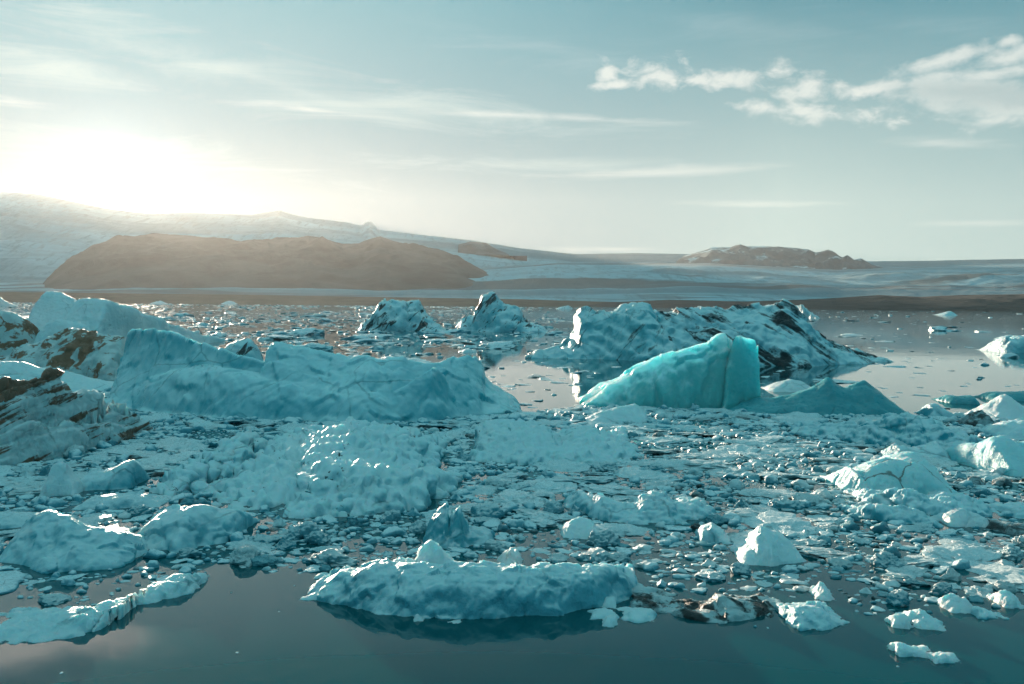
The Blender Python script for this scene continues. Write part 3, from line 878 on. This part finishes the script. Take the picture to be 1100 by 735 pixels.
# ---- middle field
berg('ice_mound', 'big hummocky ice mound cleft down its left side, grit on top', 'ice mound', [(208, 522), (240, 533), (262, 520), (300, 530), (340, 550), (400, 552), (455, 548), (492, 535)],
     [dict(p=[(212, 515), (222, 500), (232, 486), (248, 474), (262, 466), (276, 470), (281, 480), (276, 492), (272, 505), (266, 520)], d=3.6, b=1.5, a=2.4, w=0.9),
      dict(p=[(262, 518), (276, 500), (292, 484), (306, 474), (322, 468), (350, 466), (378, 456), (400, 458), (430, 463), (452, 470), (468, 482), (478, 500), (486, 518)], d=6.5, b=2.5, a=2.4, c=0.9, w=1.0),
      dict(p=[(262, 526), (290, 516), (320, 508), (340, 500), (380, 502), (420, 506), (455, 510), (485, 522)], d=1.2, b=1.4, a=1.7)],
     'grit', amp=0.14, facet=0.6, nsize=0.7, pil=0.6, billow=0.8, bsize=0.5, seed=80, mark='the big hummocky mound')
berg('ice_mound', 'long ice mound with a smooth white bulge and brown grit marks', 'ice mound', [(490, 492), (560, 500), (640, 497), (692, 489)],
     [dict(p=[(496, 486), (510, 478), (516, 462), (526, 454), (545, 452), (565, 453), (582, 456), (592, 464), (600, 470), (618, 462), (640, 462), (655, 468), (672, 472), (688, 484)], d=3.4, b=1.6, a=2.4),
      dict(p=[(505, 492), (540, 482), (580, 482), (620, 480), (660, 482), (685, 488)], d=0.8, b=1, a=1.8)],
     'grit', amp=0.15, facet=0.5, nsize=0.6, billow=0.5, bsize=0.30, seed=81, mark='the gritty white-bulged mound')
berg('ice_floe', 'cream-lit flat floe in front of the turquoise iceberg', 'ice floe', [(626, 456), (694, 453)],
     [dict(p=[(626, 453), (640, 444), (660, 438), (682, 434), (691, 439), (694, 449)], d=1.1, b=0.9, a=1.6)], 'snowy', amp=0.06, seed=82)
berg('ice_floe', 'long curved floe with a raised middle knuckle, right of centre', 'ice floe', [(606, 545), (650, 562), (720, 562), (768, 552)],
     [dict(p=[(608, 534), (622, 527), (644, 533), (662, 540), (680, 542), (692, 537), (712, 536), (724, 540), (742, 537), (756, 542), (765, 549)], d=0.8, b=0.7, a=2.2, w=0.5),
      dict(p=[(680, 544), (688, 533), (700, 528), (714, 529), (722, 538)], d=1.1, b=0.4, a=2, w=0.5)],
     'ice', amp=0.10, billow=0.3, bsize=0.25, seed=83, nsize=0.4, mark='the long curved floe')
berg('ice_chunk', 'stack of jagged tilted ice slabs in the brash behind the foreground floe', 'ice chunk', [(458, 588), (490, 590), (532, 585)],
     [dict(p=[(459, 572), (463, 556), (472, 547), (481, 540), (486, 545), (484, 560)], d=0.6, b=0.4, a=1.6, w=0.5),
      dict(p=[(474, 578), (482, 560), (490, 548), (494, 544), (498, 558), (504, 568), (510, 574)], d=0.45, b=0.5, a=1.3, w=0.5),
      dict(p=[(490, 582), (505, 570), (518, 568), (527, 571), (531, 580)], d=0.4, b=0.4, a=2)],
     'ice', amp=0.10, facet=0.8, seed=84, mark='the jagged slab stack')
berg('ice_chunk', 'two overlapping warm-topped blocks left of the long curved floe', 'ice chunk', [(600, 578), (645, 580)],
     [dict(p=[(602, 570), (610, 560), (622, 556), (634, 558), (642, 566), (645, 574)], d=0.5, b=0.4, a=2)], 'snowy', amp=0.07, seed=85)
berg('ice_chunk', 'smooth domed ice chunk with a notch, between the curved floe and the turquoise dome', 'ice chunk', [(748, 582), (786, 585)],
     [dict(p=[(750, 576), (754, 566), (764, 561), (774, 566), (784, 578)], d=0.35, b=0.4, a=2.2)], 'ice', amp=0.05, seed=86)
berg('ice_chunk', 'bright turquoise dome chunk amid dirty brash, right of the curved floe', 'ice chunk', [(782, 606), (820, 608), (862, 602)],
     [dict(p=[(784, 602), (794, 590), (806, 584), (808, 572), (816, 566), (828, 569), (840, 573), (850, 582), (855, 594)], d=0.6, b=0.6, a=2.2, w=0.5)], 'snowy', amp=0.06, seed=87, mark='the turquoise dome')
# ---- right field
berg('ice_shelf', 'long flat blue shelf lying in front of the low teal iceberg', 'ice shelf', [(840, 466), (900, 474), (960, 482), (1056, 484)],
     [dict(p=[(842, 462), (860, 456), (900, 455), (940, 452), (952, 447), (965, 446), (985, 451), (1005, 456), (1030, 466), (1054, 478)], d=2.0, b=1.2, a=2.2),
      dict(p=[(846, 464), (880, 461), (930, 462), (980, 466), (1020, 472), (1050, 480)], d=1.0, b=1, a=2.4)],
     'ice', amp=0.12, billow=0.5, bsize=0.4, seed=90, nsize=0.7, mark='the long flat blue shelf')
berg('iceberg', 'bulging translucent iceberg with a rounded snout, cut by the frame edge', 'iceberg', [(1016, 502), (1060, 512), (1140, 512)],
     [dict(p=[(1019, 494), (1022, 488), (1034, 482), (1052, 475), (1066, 470), (1080, 468.5), (1086, 472), (1088, 482), (1092, 498)], d=1.5, b=1.2, a=1.6, w=0.5),
      dict(p=[(1070, 500), (1082, 484), (1098, 476), (1120, 472), (1140, 480)], d=1.2, b=1.4, a=1.5, w=0.5)],
     'glow', amp=0.05, facet=0.4, fine=0.2, nsize=0.9, seed=91, mark='the snouted translucent iceberg')
berg('iceberg', 'domed translucent iceberg with brown vertical cracks in the brash field', 'iceberg', [(888, 524), (920, 532), (1008, 532)],
     [dict(p=[(890, 520), (896, 511), (906, 505), (916, 502), (922, 520)], d=0.8, b=0.8, a=1.6),
      dict(p=[(908, 524), (912, 510), (924, 502), (938, 496), (952, 493), (968, 494), (984, 496), (998, 500), (1005, 512), (1007, 526)], d=1.0, b=1.0, a=2.6, w=0.5),
      dict(p=[(950, 500), (954, 490), (964, 485.5), (976, 485), (986, 489), (992, 498)], d=1.8, b=0.8, a=2.5)],
     'cracked', amp=0.05, facet=0.5, fine=0.25, seed=92, nsize=0.6, mark='the cracked dome')
berg('ice_floe', 'lumpy ice apron stretched below the cracked dome', 'ice floe', [(914, 540), (960, 552), (1010, 556), (1062, 552)],
     [dict(p=[(916, 532), (930, 525), (948, 529), (966, 526), (984, 527), (1000, 536), (1020, 533), (1044, 537), (1060, 546)], d=0.7, b=0.9, a=2.2)], 'ice', amp=0.12, billow=0.5, bsize=0.25, seed=93, nsize=0.45)
berg('ice_floe', 'second narrow ice apron below the lumpy one under the cracked dome', 'ice floe', [(900, 552), (950, 562), (1008, 566)],
     [dict(p=[(902, 546), (920, 543), (945, 546), (972, 547), (990, 553), (1006, 562)], d=0.5, b=0.5, a=2.4)], 'ice', amp=0.12, billow=0.5, bsize=0.2, seed=94, nsize=0.4)
berg('ice_chunk', 'knobbly white ice lump lit warm beside dark slabs', 'ice chunk', [(1008, 566), (1058, 567)],
     [dict(p=[(1011, 560), (1014, 552), (1024, 549), (1034, 547.5), (1044, 552), (1056, 556), (1058, 562)], d=0.4, b=0.5, a=1.8)], 'pale', amp=0.10, seed=95, mark='the warm knobbly lump')
berg('ice_floe', 'black dirt-covered slab beside the warm knobbly lump', 'ice floe', [(1048, 570), (1080, 576), (1130, 582)],
     [dict(p=[(1049, 564), (1064, 558), (1090, 562), (1130, 568)], d=0.6, b=0.5, a=3)], 'floe_dirty', amp=0.07, seed=96)
berg('ice_floe', 'clean blue slab overlying black dirt at the frame edge', 'ice floe', [(1066, 556), (1130, 562)],
     [dict(p=[(1067, 552), (1078, 543), (1095, 540), (1130, 542)], d=0.7, b=0.6, a=2.4)], 'ice', amp=0.06, seed=97)
berg('ice_floe', 'curled blue floe with an upright lip above the cracked dome', 'ice floe', [(950, 496), (1012, 494)],
     [dict(p=[(952, 486), (962, 477), (980, 481), (994, 478), (1003, 474), (1009, 480), (1010, 490)], d=0.8, b=0.6, a=2)], 'ice', amp=0.08, seed=98)
berg('ice_chunk', 'white wedge-shaped ice peak near the frame edge, bright on its left face', 'ice chunk', [(1042, 452), (1120, 454)],
     [dict(p=[(1046, 448), (1060, 436), (1072, 427), (1080, 423), (1088, 430), (1100, 436), (1116, 446)], d=1.4, b=1.2, a=1.5)], 'pale', amp=0.07, seed=99, mark='the white wedge peak')
berg('ice_chunk', 'brown pebbly lump of dirty ice before the white wedge peak', 'ice chunk', [(1034, 458), (1066, 459)],
     [dict(p=[(1035, 452), (1042, 444), (1052, 442), (1060, 446), (1066, 453)], d=0.7, b=0.7, a=2)], 'floe_dirty', amp=0.14, facet=0.9, seed=100)
berg('ice_floe', 'blue rounded floe under the white wedge peak', 'ice floe', [(1056, 472), (1130, 474)],
     [dict(p=[(1060, 464), (1074, 454), (1095, 450), (1130, 452)], d=1.2, b=1, a=2)], 'ice', amp=0.07, seed=101)
berg('ice_floe', 'blue slab floating on open water left of the white wedge peak', 'ice floe', [(1010, 433), (1046, 435)],
     [dict(p=[(1011, 428), (1018, 424.5), (1030, 426), (1042, 424.5), (1044, 431)], d=0.9, b=0.9, a=3)], 'dark_teal', amp=0.07, seed=102)
berg('ice_floe', 'wide dark blue slab behind the white wedge peak', 'ice floe', [(1056, 431), (1130, 430)],
     [dict(p=[(1057, 426), (1064, 421), (1085, 421), (1130, 418)], d=1.2, b=1.2, a=3)], 'dark_teal', amp=0.06, seed=103)
berg('ice_chunk', 'small pointed ice chunk where brash meets calm water, below the teal iceberg tail', 'ice chunk', [(990, 448), (1022, 449)],
     [dict(p=[(992, 442), (996, 434), (1004, 433), (1014, 439), (1020, 445)], d=0.7, b=0.8, a=2)], 'ice', amp=0.09, seed=104)

# ---- front edge
FT = 0.30
berg('ice_shelf', 'thick foreground ice floe with an undercut front above black water', 'ice shelf', [(328, 643), (400, 655), (440, 662), (500, 664), (600, 661), (640, 652), (684, 636)],
     [dict(p=[(331, 636), (336, 628), (352, 617), (375, 609), (405, 604), (440, 604), (480, 606), (540, 607), (590, 606), (620, 609), (650, 608), (680, 609), (681, 620), (680, 632)], d=0.75, b=0.55, a=3.2, w=0.35),
      dict(p=[(398, 652), (410, 640), (432, 632), (470, 628), (540, 628), (600, 628), (630, 634)], d=0.28, b=0.5, a=2.4, w=0.4),
      dict(p=[(596, 634), (612, 618), (640, 609), (664, 608), (681, 610), (682, 628)], d=0.4, b=0.5, a=3.5, w=0.3)],
     'ice', amp=0.09, facet=0.8, nsize=0.5, billow=0.10, bsize=0.2, pil=0.6, seed=110, mark='the thick foreground floe')
TOPY = 612
berg('ice_chunk', 'upright white ice block standing on the thick foreground floe', 'ice chunk', [(446, 614), (494, 615)],
     [dict(p=[(448, 606), (449, 592), (455, 586), (463, 581), (470, 585), (476, 588), (482, 597), (489, 604), (492, 611)], d=0.22, b=0.28, a=3.0, w=0.5)], 'pale', amp=0.13, facet=1.0, seed=111, z0=FT, occ=False)
berg('ice_chunk', 'rounded white lump left of the upright block on the thick foreground floe', 'ice chunk', [(410, 616), (456, 617)],
     [dict(p=[(413, 612), (416, 604), (424, 600), (438, 599), (448, 602), (454, 610)], d=0.22, b=0.25, a=2.4, w=0.5)], 'pale', amp=0.13, facet=1.0, seed=112, z0=FT, occ=False)
berg('ice_chunk', 'small clear cube-like lump right of the upright block on the thick foreground floe', 'ice chunk', [(492, 620), (520, 620)],
     [dict(p=[(494, 614), (497, 606), (504, 604), (512, 606), (517, 614)], d=0.18, b=0.2, a=3, w=0.5)], 'snowy', amp=0.13, facet=1.0, seed=113, z0=FT - 0.02, occ=False)
berg('ice_chunk', 'white angular chunk behind the right half of the thick foreground floe', 'ice chunk', [(534, 612), (562, 612)],
     [dict(p=[(537, 604), (546, 590), (556, 588), (559, 596), (560, 606)], d=0.3, b=0.3, a=2.2)], 'pale', amp=0.13, facet=1.0, seed=114)
berg('ice_chunk', 'tiny pointed chunk floating right below the thick foreground floe', 'ice chunk', [(443, 669), (460, 669)],
     [dict(p=[(444, 667), (447, 661), (450, 658.5), (455, 663), (459, 667)], d=0.12, b=0.15, a=2)], 'pale', amp=0.05, seed=115)
berg('ice_chunk', 'tiny flat sliver floating below the middle of the thick foreground floe', 'ice chunk', [(473, 672), (503, 671)],
     [dict(p=[(474, 669), (480, 667), (492, 666), (502, 668)], d=0.14, b=0.12, a=2.5)], 'pale', amp=0.04, seed=116)
berg('ice_floe', 'brown and white dirt-crusted floe edge right of the thick foreground floe', 'ice floe', [(672, 650), (720, 660), (768, 670), (800, 668), (842, 655)],
     [dict(p=[(674, 645), (678, 638), (690, 637), (704, 643), (718, 647), (735, 650), (755, 651), (770, 652), (774, 645), (800, 645), (822, 644), (836, 646), (841, 652)], d=0.45, b=0.5, a=2.6, w=0.5)],
     'dirty_edge', amp=0.10, facet=0.6, nsize=0.4, seed=117, mark='the dirt-crusted floe edge')
for k, (pts, d, what) in enumerate([
        ([(624, 652), (632, 640), (644, 642), (650, 650)], 0.2, 'blue rubble chunk tucked under the right end of the thick foreground floe'),
        ([(641, 652), (648, 641), (660, 641), (661, 651)], 0.18, 'white rubble chunk in the corner between foreground floe and dirty edge'),
        ([(644, 672), (650, 663), (662, 661), (664, 669)], 0.16, 'small white rubble chunk nearest the black water by the thick foreground floe'),
        ([(662, 664), (678, 656), (700, 658), (708, 668)], 0.25, 'flat dark-blue rubble slab touching the dirt-crusted floe edge'),
        ([(628, 664), (636, 657), (652, 656), (666, 660), (670, 664)], 0.22, 'low blue rubble slab among chunks under the foreground floe end')]):
    berg('ice_chunk', what, 'ice chunk', [(pts[0][0] - 3, pts[0][1] + 2), (pts[-1][0] + 3, pts[-1][1] + 2)], [dict(p=pts, d=d, b=d, a=2.2)], 'snowy' if k in (1, 2) else 'ice', amp=0.07, seed=120 + k)
berg('ice_floe', 'rounded blue floe jutting into black water right of the dirt-crusted edge', 'ice floe', [(828, 668), (850, 678), (880, 677), (902, 664)],
     [dict(p=[(829, 664), (838, 654), (858, 650), (878, 649), (890, 653), (900, 660)], d=0.5, b=0.5, a=2.2)], 'ice', amp=0.09, facet=1.0, fine=0.2, pil=0.3, seed=130, mark='the rounded jutting floe')
berg('ice_chunk', 'pointed white chunk standing behind the rounded jutting floe', 'ice chunk', [(870, 646), (900, 646)],
     [dict(p=[(871, 642), (877, 634), (882, 626), (886, 630), (892, 638), (898, 643)], d=0.3, b=0.3, a=1.8)], 'pale', amp=0.09, facet=1.0, fine=0.2, pil=0.3, seed=131)
berg('ice_chunk', 'cube-like white chunk at the water edge in a chain of small floes', 'ice chunk', [(954, 674), (976, 675)],
     [dict(p=[(956, 668), (958, 661), (966, 659), (973, 661), (975, 670)], d=0.18, b=0.2, a=3)], 'pale', amp=0.09, facet=1.0, fine=0.2, pil=0.3, seed=132)
berg('ice_floe', 'sloping slab with a sharp right tip beside the cube-like white chunk', 'ice floe', [(972, 676), (1018, 681)],
     [dict(p=[(974, 666), (980, 656), (990, 655), (1002, 664), (1016, 675)], d=0.32, b=0.3, a=1.8)], 'snowy', amp=0.09, facet=1.0, fine=0.2, pil=0.3, seed=133)
berg('ice_chunk', 'rounded white chunk overhanging black water, second bump from the frame edge', 'ice chunk', [(1008, 658), (1044, 660)],
     [dict(p=[(1010, 651), (1016, 643), (1028, 640), (1038, 645), (1043, 654)], d=0.3, b=0.35, a=2.4)], 'pale', amp=0.09, facet=1.0, fine=0.2, pil=0.3, seed=134)
berg('ice_floe', 'ragged little floe dangling off the rounded white chunk into black water', 'ice floe', [(1042, 666), (1080, 665)],
     [dict(p=[(1043, 660), (1050, 652), (1060, 655), (1078, 661)], d=0.25, b=0.25, a=2)], 'ice', amp=0.09, facet=1.0, fine=0.2, pil=0.3, seed=135)
berg('ice_chunk', 'small white chunk at the frame edge on black water', 'ice chunk', [(1066, 652), (1092, 654)],
     [dict(p=[(1068, 647), (1073, 637), (1082, 634), (1090, 640), (1092, 648)], d=0.22, b=0.25, a=2.6)], 'pale', amp=0.09, facet=1.0, fine=0.2, pil=0.3, seed=136)
berg('ice_chunk', 'lone drifting ice sliver with a dark hollow, larger of the pair on black water', 'ice chunk', [(957, 706), (1001, 706)],
     [dict(p=[(959, 703), (960, 692), (966, 690.5), (976, 694), (988, 696), (1000, 701)], d=0.15, b=0.16, a=2.2)], 'pale', amp=0.09, facet=1.0, fine=0.2, pil=0.3, seed=137)
berg('ice_chunk', 'lone drifting ice sliver, the smaller flat one of the pair on black water', 'ice chunk', [(997, 712), (1029, 712)],
     [dict(p=[(999, 706), (1003, 701), (1014, 701), (1026, 705), (1028, 709)], d=0.12, b=0.14, a=2.4)], 'pale', amp=0.09, facet=1.0, fine=0.2, pil=0.3, seed=138)

# ------------------------------------------------------------------ small floes


def ico(sub):
    import bmesh
    bm = bmesh.new()
    bmesh.ops.create_icosphere(bm, subdivisions=sub, radius=1.0)
    V = np.array([v.co[:] for v in bm.verts])
    F = np.array([[v.index for v in f.verts] for f in bm.faces])
    bm.free()
    return V, F


def lump(sub, seed, flat, cuts, namp):
    """a chipped lump of ice, radius about 1, waterline at z = 0"""
    V, F = ico(sub)
    rs = np.random.RandomState(seed)
    V = V * np.array([1.0, rs.uniform(0.6, 0.9), 1.0])
    for k in range(cuts):
        n = rs.normal(size=3)
        n /= np.linalg.norm(n)
        d = rs.uniform(0.45, 0.8)
        h = V @ n - d
        V = V - np.outer(np.clip(h, 0, None) * 0.98, n)
    if flat:
        V[:, 2] = np.where(V[:, 2] > 0.35, 0.35 + (V[:, 2] - 0.35) * 0.25, V[:, 2])
    L = np.linalg.norm(V, axis=1, keepdims=True)
    D = V / np.maximum(L, 1e-6)
    V = V + D * (1.3 * namp * fbm(D * 1.9 + seed, 4, seed)[:, None] + 0.7 * namp * fbm(D * 6 + seed, 3, seed + 3)[:, None])
    V[:, 2] -= 0.12
    V[:, 2] = np.maximum(V[:, 2], -0.25)
    return V, F


SHAPES = ['flat', 'rounded', 'angular', 'blocky']
hi_mesh, lo_var, tiny_var = {}, [], []
for si, sname in enumerate(SHAPES):
    for v in range(4):
        sd = 200 + si * 10 + v
        par = dict(flat=(True, 6, 0.24), rounded=(False, 3, 0.28), angular=(False, 9, 0.16), blocky=(True, 8, 0.15))[sname]
        V, F = lump(5, sd, *par)
        hi_mesh[(sname, v)] = (V, F)
        lo_var.append(lump(3, sd, *par))
        tiny_var.append(lump(2, sd, *par))
mesh_cache = {}


def floe_mesh(sname, v, matkey):
    k = (sname, v, matkey)
    if k not in mesh_cache:
        me = mesh_from('ice_floe', *hi_mesh[(sname, v)])
        me.materials.append(M[matkey])
        mesh_cache[k] = me
    return mesh_cache[k]


front_edge = [(-80, 690), (0, 672), (60, 664), (110, 654), (150, 636), (205, 620), (228, 606), (262, 612), (300, 618), (340, 618), (420, 600), (680, 612), (700, 634), (760, 642), (840, 646), (900, 662), (960, 668), (1000, 664), (1100, 652), (1180, 650)]
back_edge = [(-80, 380), (120, 400), (240, 410), (300, 412), (530, 425), (562, 444), (640, 436), (760, 438), (960, 446), (1010, 446), (1060, 444), (1180, 436)]
fe_x, fe_y = zip(*front_edge)
be_x, be_y = zip(*back_edge)


def to_px(x, y):
    d = Vector((x, y, -CAM_H))
    z = d.dot(fwd)
    return CX + FX * d.dot(cR) / z, CY - FX * d.dot(cU) / z


rng = np.random.RandomState(7)
pieces = []
grid = {}


def occupied(x, y, r):
    c = int(r * 0.6 / CELL)
    i, j = int(math.floor(x / CELL)), int(math.floor(y / CELL))
    if c <= 0:
        return (i, j) in OCC
    for a in (-c, 0, c):
        for b in (-c, 0, c):
            if (i + a, j + b) in OCC:
                return True
    return False


def free(x, y, r, k=0.56, g=0.7):
    i, j = int(x // g), int(y // g)
    for a in (-2, -1, 0, 1, 2):
        for b in (-2, -1, 0, 1, 2):
            for (qx, qy, qr) in grid.get((i + a, j + b), ()):
                if (qx - x) ** 2 + (qy - y) ** 2 < (k * (r + qr)) ** 2:
                    return False
    return True


# packed brash
NEAR = 150000
cand_y = 11.5 + (44 - 11.5) * np.sqrt(rng.rand(NEAR)) * 1.0
cand_u = rng.uniform(-110, 1210, NEAR)
size = 0.045 * (1 - rng.rand(NEAR)) ** (-1 / 1.45)
size = np.clip(size, 0.04, 0.9)
order = np.argsort(-size)
hole = None
cx_ = (cand_u - CX) / FX * cand_y
Ph = np.stack([cx_ / 1.5, cand_y / 1.9, np.zeros(NEAR)], -1)
hole = fbm(Ph, 3, 77)
holes2 = fbm(Ph * 3.1 + 4, 2, 78)
for i in order:
    x, y, r = float(cx_[i]), float(cand_y[i]), float(size[i])
    px, py = to_px(x, y)
    if py > np.interp(px, fe_x, fe_y) - r / y * FX * 0.35 or py < np.interp(px, be_x, be_y):
        continue
    if r > 0.25 and hole[i] < -0.05:
        continue
    if (hole[i] < -0.42 and r > 0.06) or (holes2[i] < -0.62 and r < 0.2):
        if rng.rand() > 0.04:
            continue
    if occupied(x, y, r) or not free(x, y, r):
        continue
    grid.setdefault((int(x // 0.7), int(y // 0.7)), []).append((x, y, r))
    pieces.append([x, y, r, 'near'])
# crumbs on the open water close by
for _ in range(150):
    px, py = float(rng.uniform(-30, 1130)), float(rng.uniform(600, 735))
    if py < np.interp(px, fe_x, fe_y) + 4 or rng.rand() > math.exp(-(py - np.interp(px, fe_x, fe_y)) / 30.0):
        continue
    x, y = at(px, py)
    r = float(0.018 * (1 - rng.rand()) ** (-1 / 2.0))
    if r > 0.12 or occupied(x, y, r):
        continue
    pieces.append([x, y, r, 'near'])
# drifting ice out on the lake: thick on the left, a few strips on the right
FAR = 26000
u = rng.uniform(-60, 1160, FAR)
v = 330.5 + (446 - 330.5) * rng.rand(FAR) ** 1.7
pyv = v + (u - 550) * ROLL
nfar = fbm(np.stack([u / 60.0, pyv / 5.0, np.ones(FAR)], -1), 3, 91)
for k in range(FAR):
    px, py = float(u[k]), float(v[k]) + (float(u[k]) - 550) * ROLL
    x, y = at(px, py)
    if y < 30 or y > 1500:
        continue
    if py > np.interp(px, be_x, be_y) - 1:
        continue
    n = float(nfar[k])
    left = float(np.clip((640 - px) / 90, 0, 1))
    dens = left * (0.95 if py < 372 else 0.55) + (1 - left) * (0.10 if 340 < py < 378 else 0.05)
    if left > 0.3 and px > 520 and py > 372:
        dens *= 0.25
    if rng.rand() > dens * (0.5 + 1.3 * n + 0.25):
        continue
    r = float(min(2.6, 0.13 * (1 + y / 110) * (1 - rng.rand()) ** (-1 / 2.2)))
    if occupied(x, y, min(r, 1.0)):
        continue
    pieces.append([x, y, r, 'far'])


def piece_props(p):
    x, y, r, zone = p
    s = SHAPES[int(rng.choice(4, p=[0.42, 0.12, 0.30, 0.16]))]
    if zone == 'far':
        s = 'flat' if rng.rand() < 0.8 else 'rounded'
    h = r * {'flat': rng.uniform(0.14, 0.32), 'rounded': rng.uniform(0.4, 0.7), 'angular': rng.uniform(0.45, 0.8), 'blocky': rng.uniform(0.4, 0.6)}[s]
    if zone == 'far':
        h *= 0.55
    if r > 0.42 and zone == 'near':
        s, h = 'flat', r * rng.uniform(0.13, 0.22)
    h *= 1.2 if r < 0.35 else 1.0
    px, py = to_px(x, y)
    dirty = r < 0.28 and rng.rand() < (0.05 if px > 640 else 0.03)
    # the paler copy with sunlight painted in is commoner to the right
    warm = rng.rand() < (0.35 if px > 640 else 0.12)
    mk = 'floe_dirty' if dirty else ('floe_sunlit' if warm else ('floe_clear' if rng.rand() < 0.13 and r < 0.4 else 'floe'))
    return s, int(rng.randint(4)), h, mk, float(rng.uniform(0, 2 * math.pi)), float(rng.uniform(-0.12, 0.12)), float(rng.uniform(-0.12, 0.12)), px, py


props = [piece_props(p) for p in pieces]
show = np.array([p[2] / p[1] * (0.5 + 0.5 * q[2] / p[2]) * (1.0 if -10 < q[7] < 1110 and q[8] < 735 else 0.0) for p, q in zip(pieces, props)])
NIND = 255
top_idx = set(np.argsort(-show)[:NIND].tolist())

ind = []
for i in sorted(top_idx, key=lambda k: -show[k]):
    (x, y, r, zone), (s, v, h, mk, rz, rx, ry, px, py) = pieces[i], props[i]
    o = link('ice_floe', floe_mesh(s, v, mk), None, (x, y, 0.0))
    o.rotation_euler = (rx, ry, rz)
    o.scale = (r, r, h)
    best = min(MARKS, key=lambda m: max(0.0, abs(x - m[0]) - m[2]) ** 2 + (0.6 * (y - m[1])) ** 2)
    if abs(x - best[0]) <= best[2]:
        rel = 'in front of' if y < best[1] else 'behind'
    else:
        rel = 'right of' if x > best[0] else 'left of'
    tone = {'floe': 'blue', 'floe_sunlit': 'sunlit white', 'floe_clear': 'dark glassy', 'floe_dirty': 'dirt-dark'}[mk]
    ind.append((o, tone, s, rel, best[3], r))
by = {}
for it in ind:
    by.setdefault(it[1:5], []).append(it)
for (tone, s, rel, mk), its in by.items():
    n = len(its)
    its.sort(key=lambda it: -it[5])
    for k, it in enumerate(its):
        if n == 1:
            adj = ''
        elif k == 0:
            adj = 'largest 'if n > 2 else 'larger '
        elif k == n - 1:
            adj = 'smallest ' if n > 2 else 'smaller '
        elif n == 3:
            adj = 'middle-sized '
        else:
            adj = 'mid-sized '
        tag(it[0], f'{adj}{tone} {s} floe {rel} {mk}', 'ice floe', 'small floes drifting in the brash')


def merge(idx, name, mat):
    Vs, Fs, off = [], [], 0
    for i in idx:
        (x, y, r, zone), (s, v, h, mk, rz, rx, ry, px, py) = pieces[i], props[i]
        k = SHAPES.index(s) * 4 + v
        V, F = (lo_var if r / y > 0.0075 else tiny_var)[k]
        c, sn = math.cos(rz), math.sin(rz)
        W = V * np.array([r, r, h])
        W[:, 2] += W[:, 0] * ry * 0.7
        W = np.stack([W[:, 0] * c - W[:, 1] * sn + x, W[:, 0] * sn + W[:, 1] * c + y, W[:, 2]], 1)
        Vs.append(W)
        Fs.append(F + off)
        off += len(V)
    o = link(name, mesh_from(name, np.concatenate(Vs), np.concatenate(Fs)), M[mat])
    o['kind'] = 'stuff'
    return o


rest = [i for i in range(len(pieces)) if i not in top_idx]
merge([i for i in rest if props[i][3] == 'floe'], 'brash_ice', 'brash')
merge([i for i in rest if props[i][3] == 'floe_sunlit'], 'brash_ice', 'floe_sunlit')
merge([i for i in rest if props[i][3] == 'floe_clear'], 'brash_ice', 'floe_clear')
merge([i for i in rest if props[i][3] == 'floe_dirty'], 'brash_ice', 'floe_dirty')
if 0: print('pieces', len(pieces), 'individual', len(top_idx), 'marks', len(MARKS))
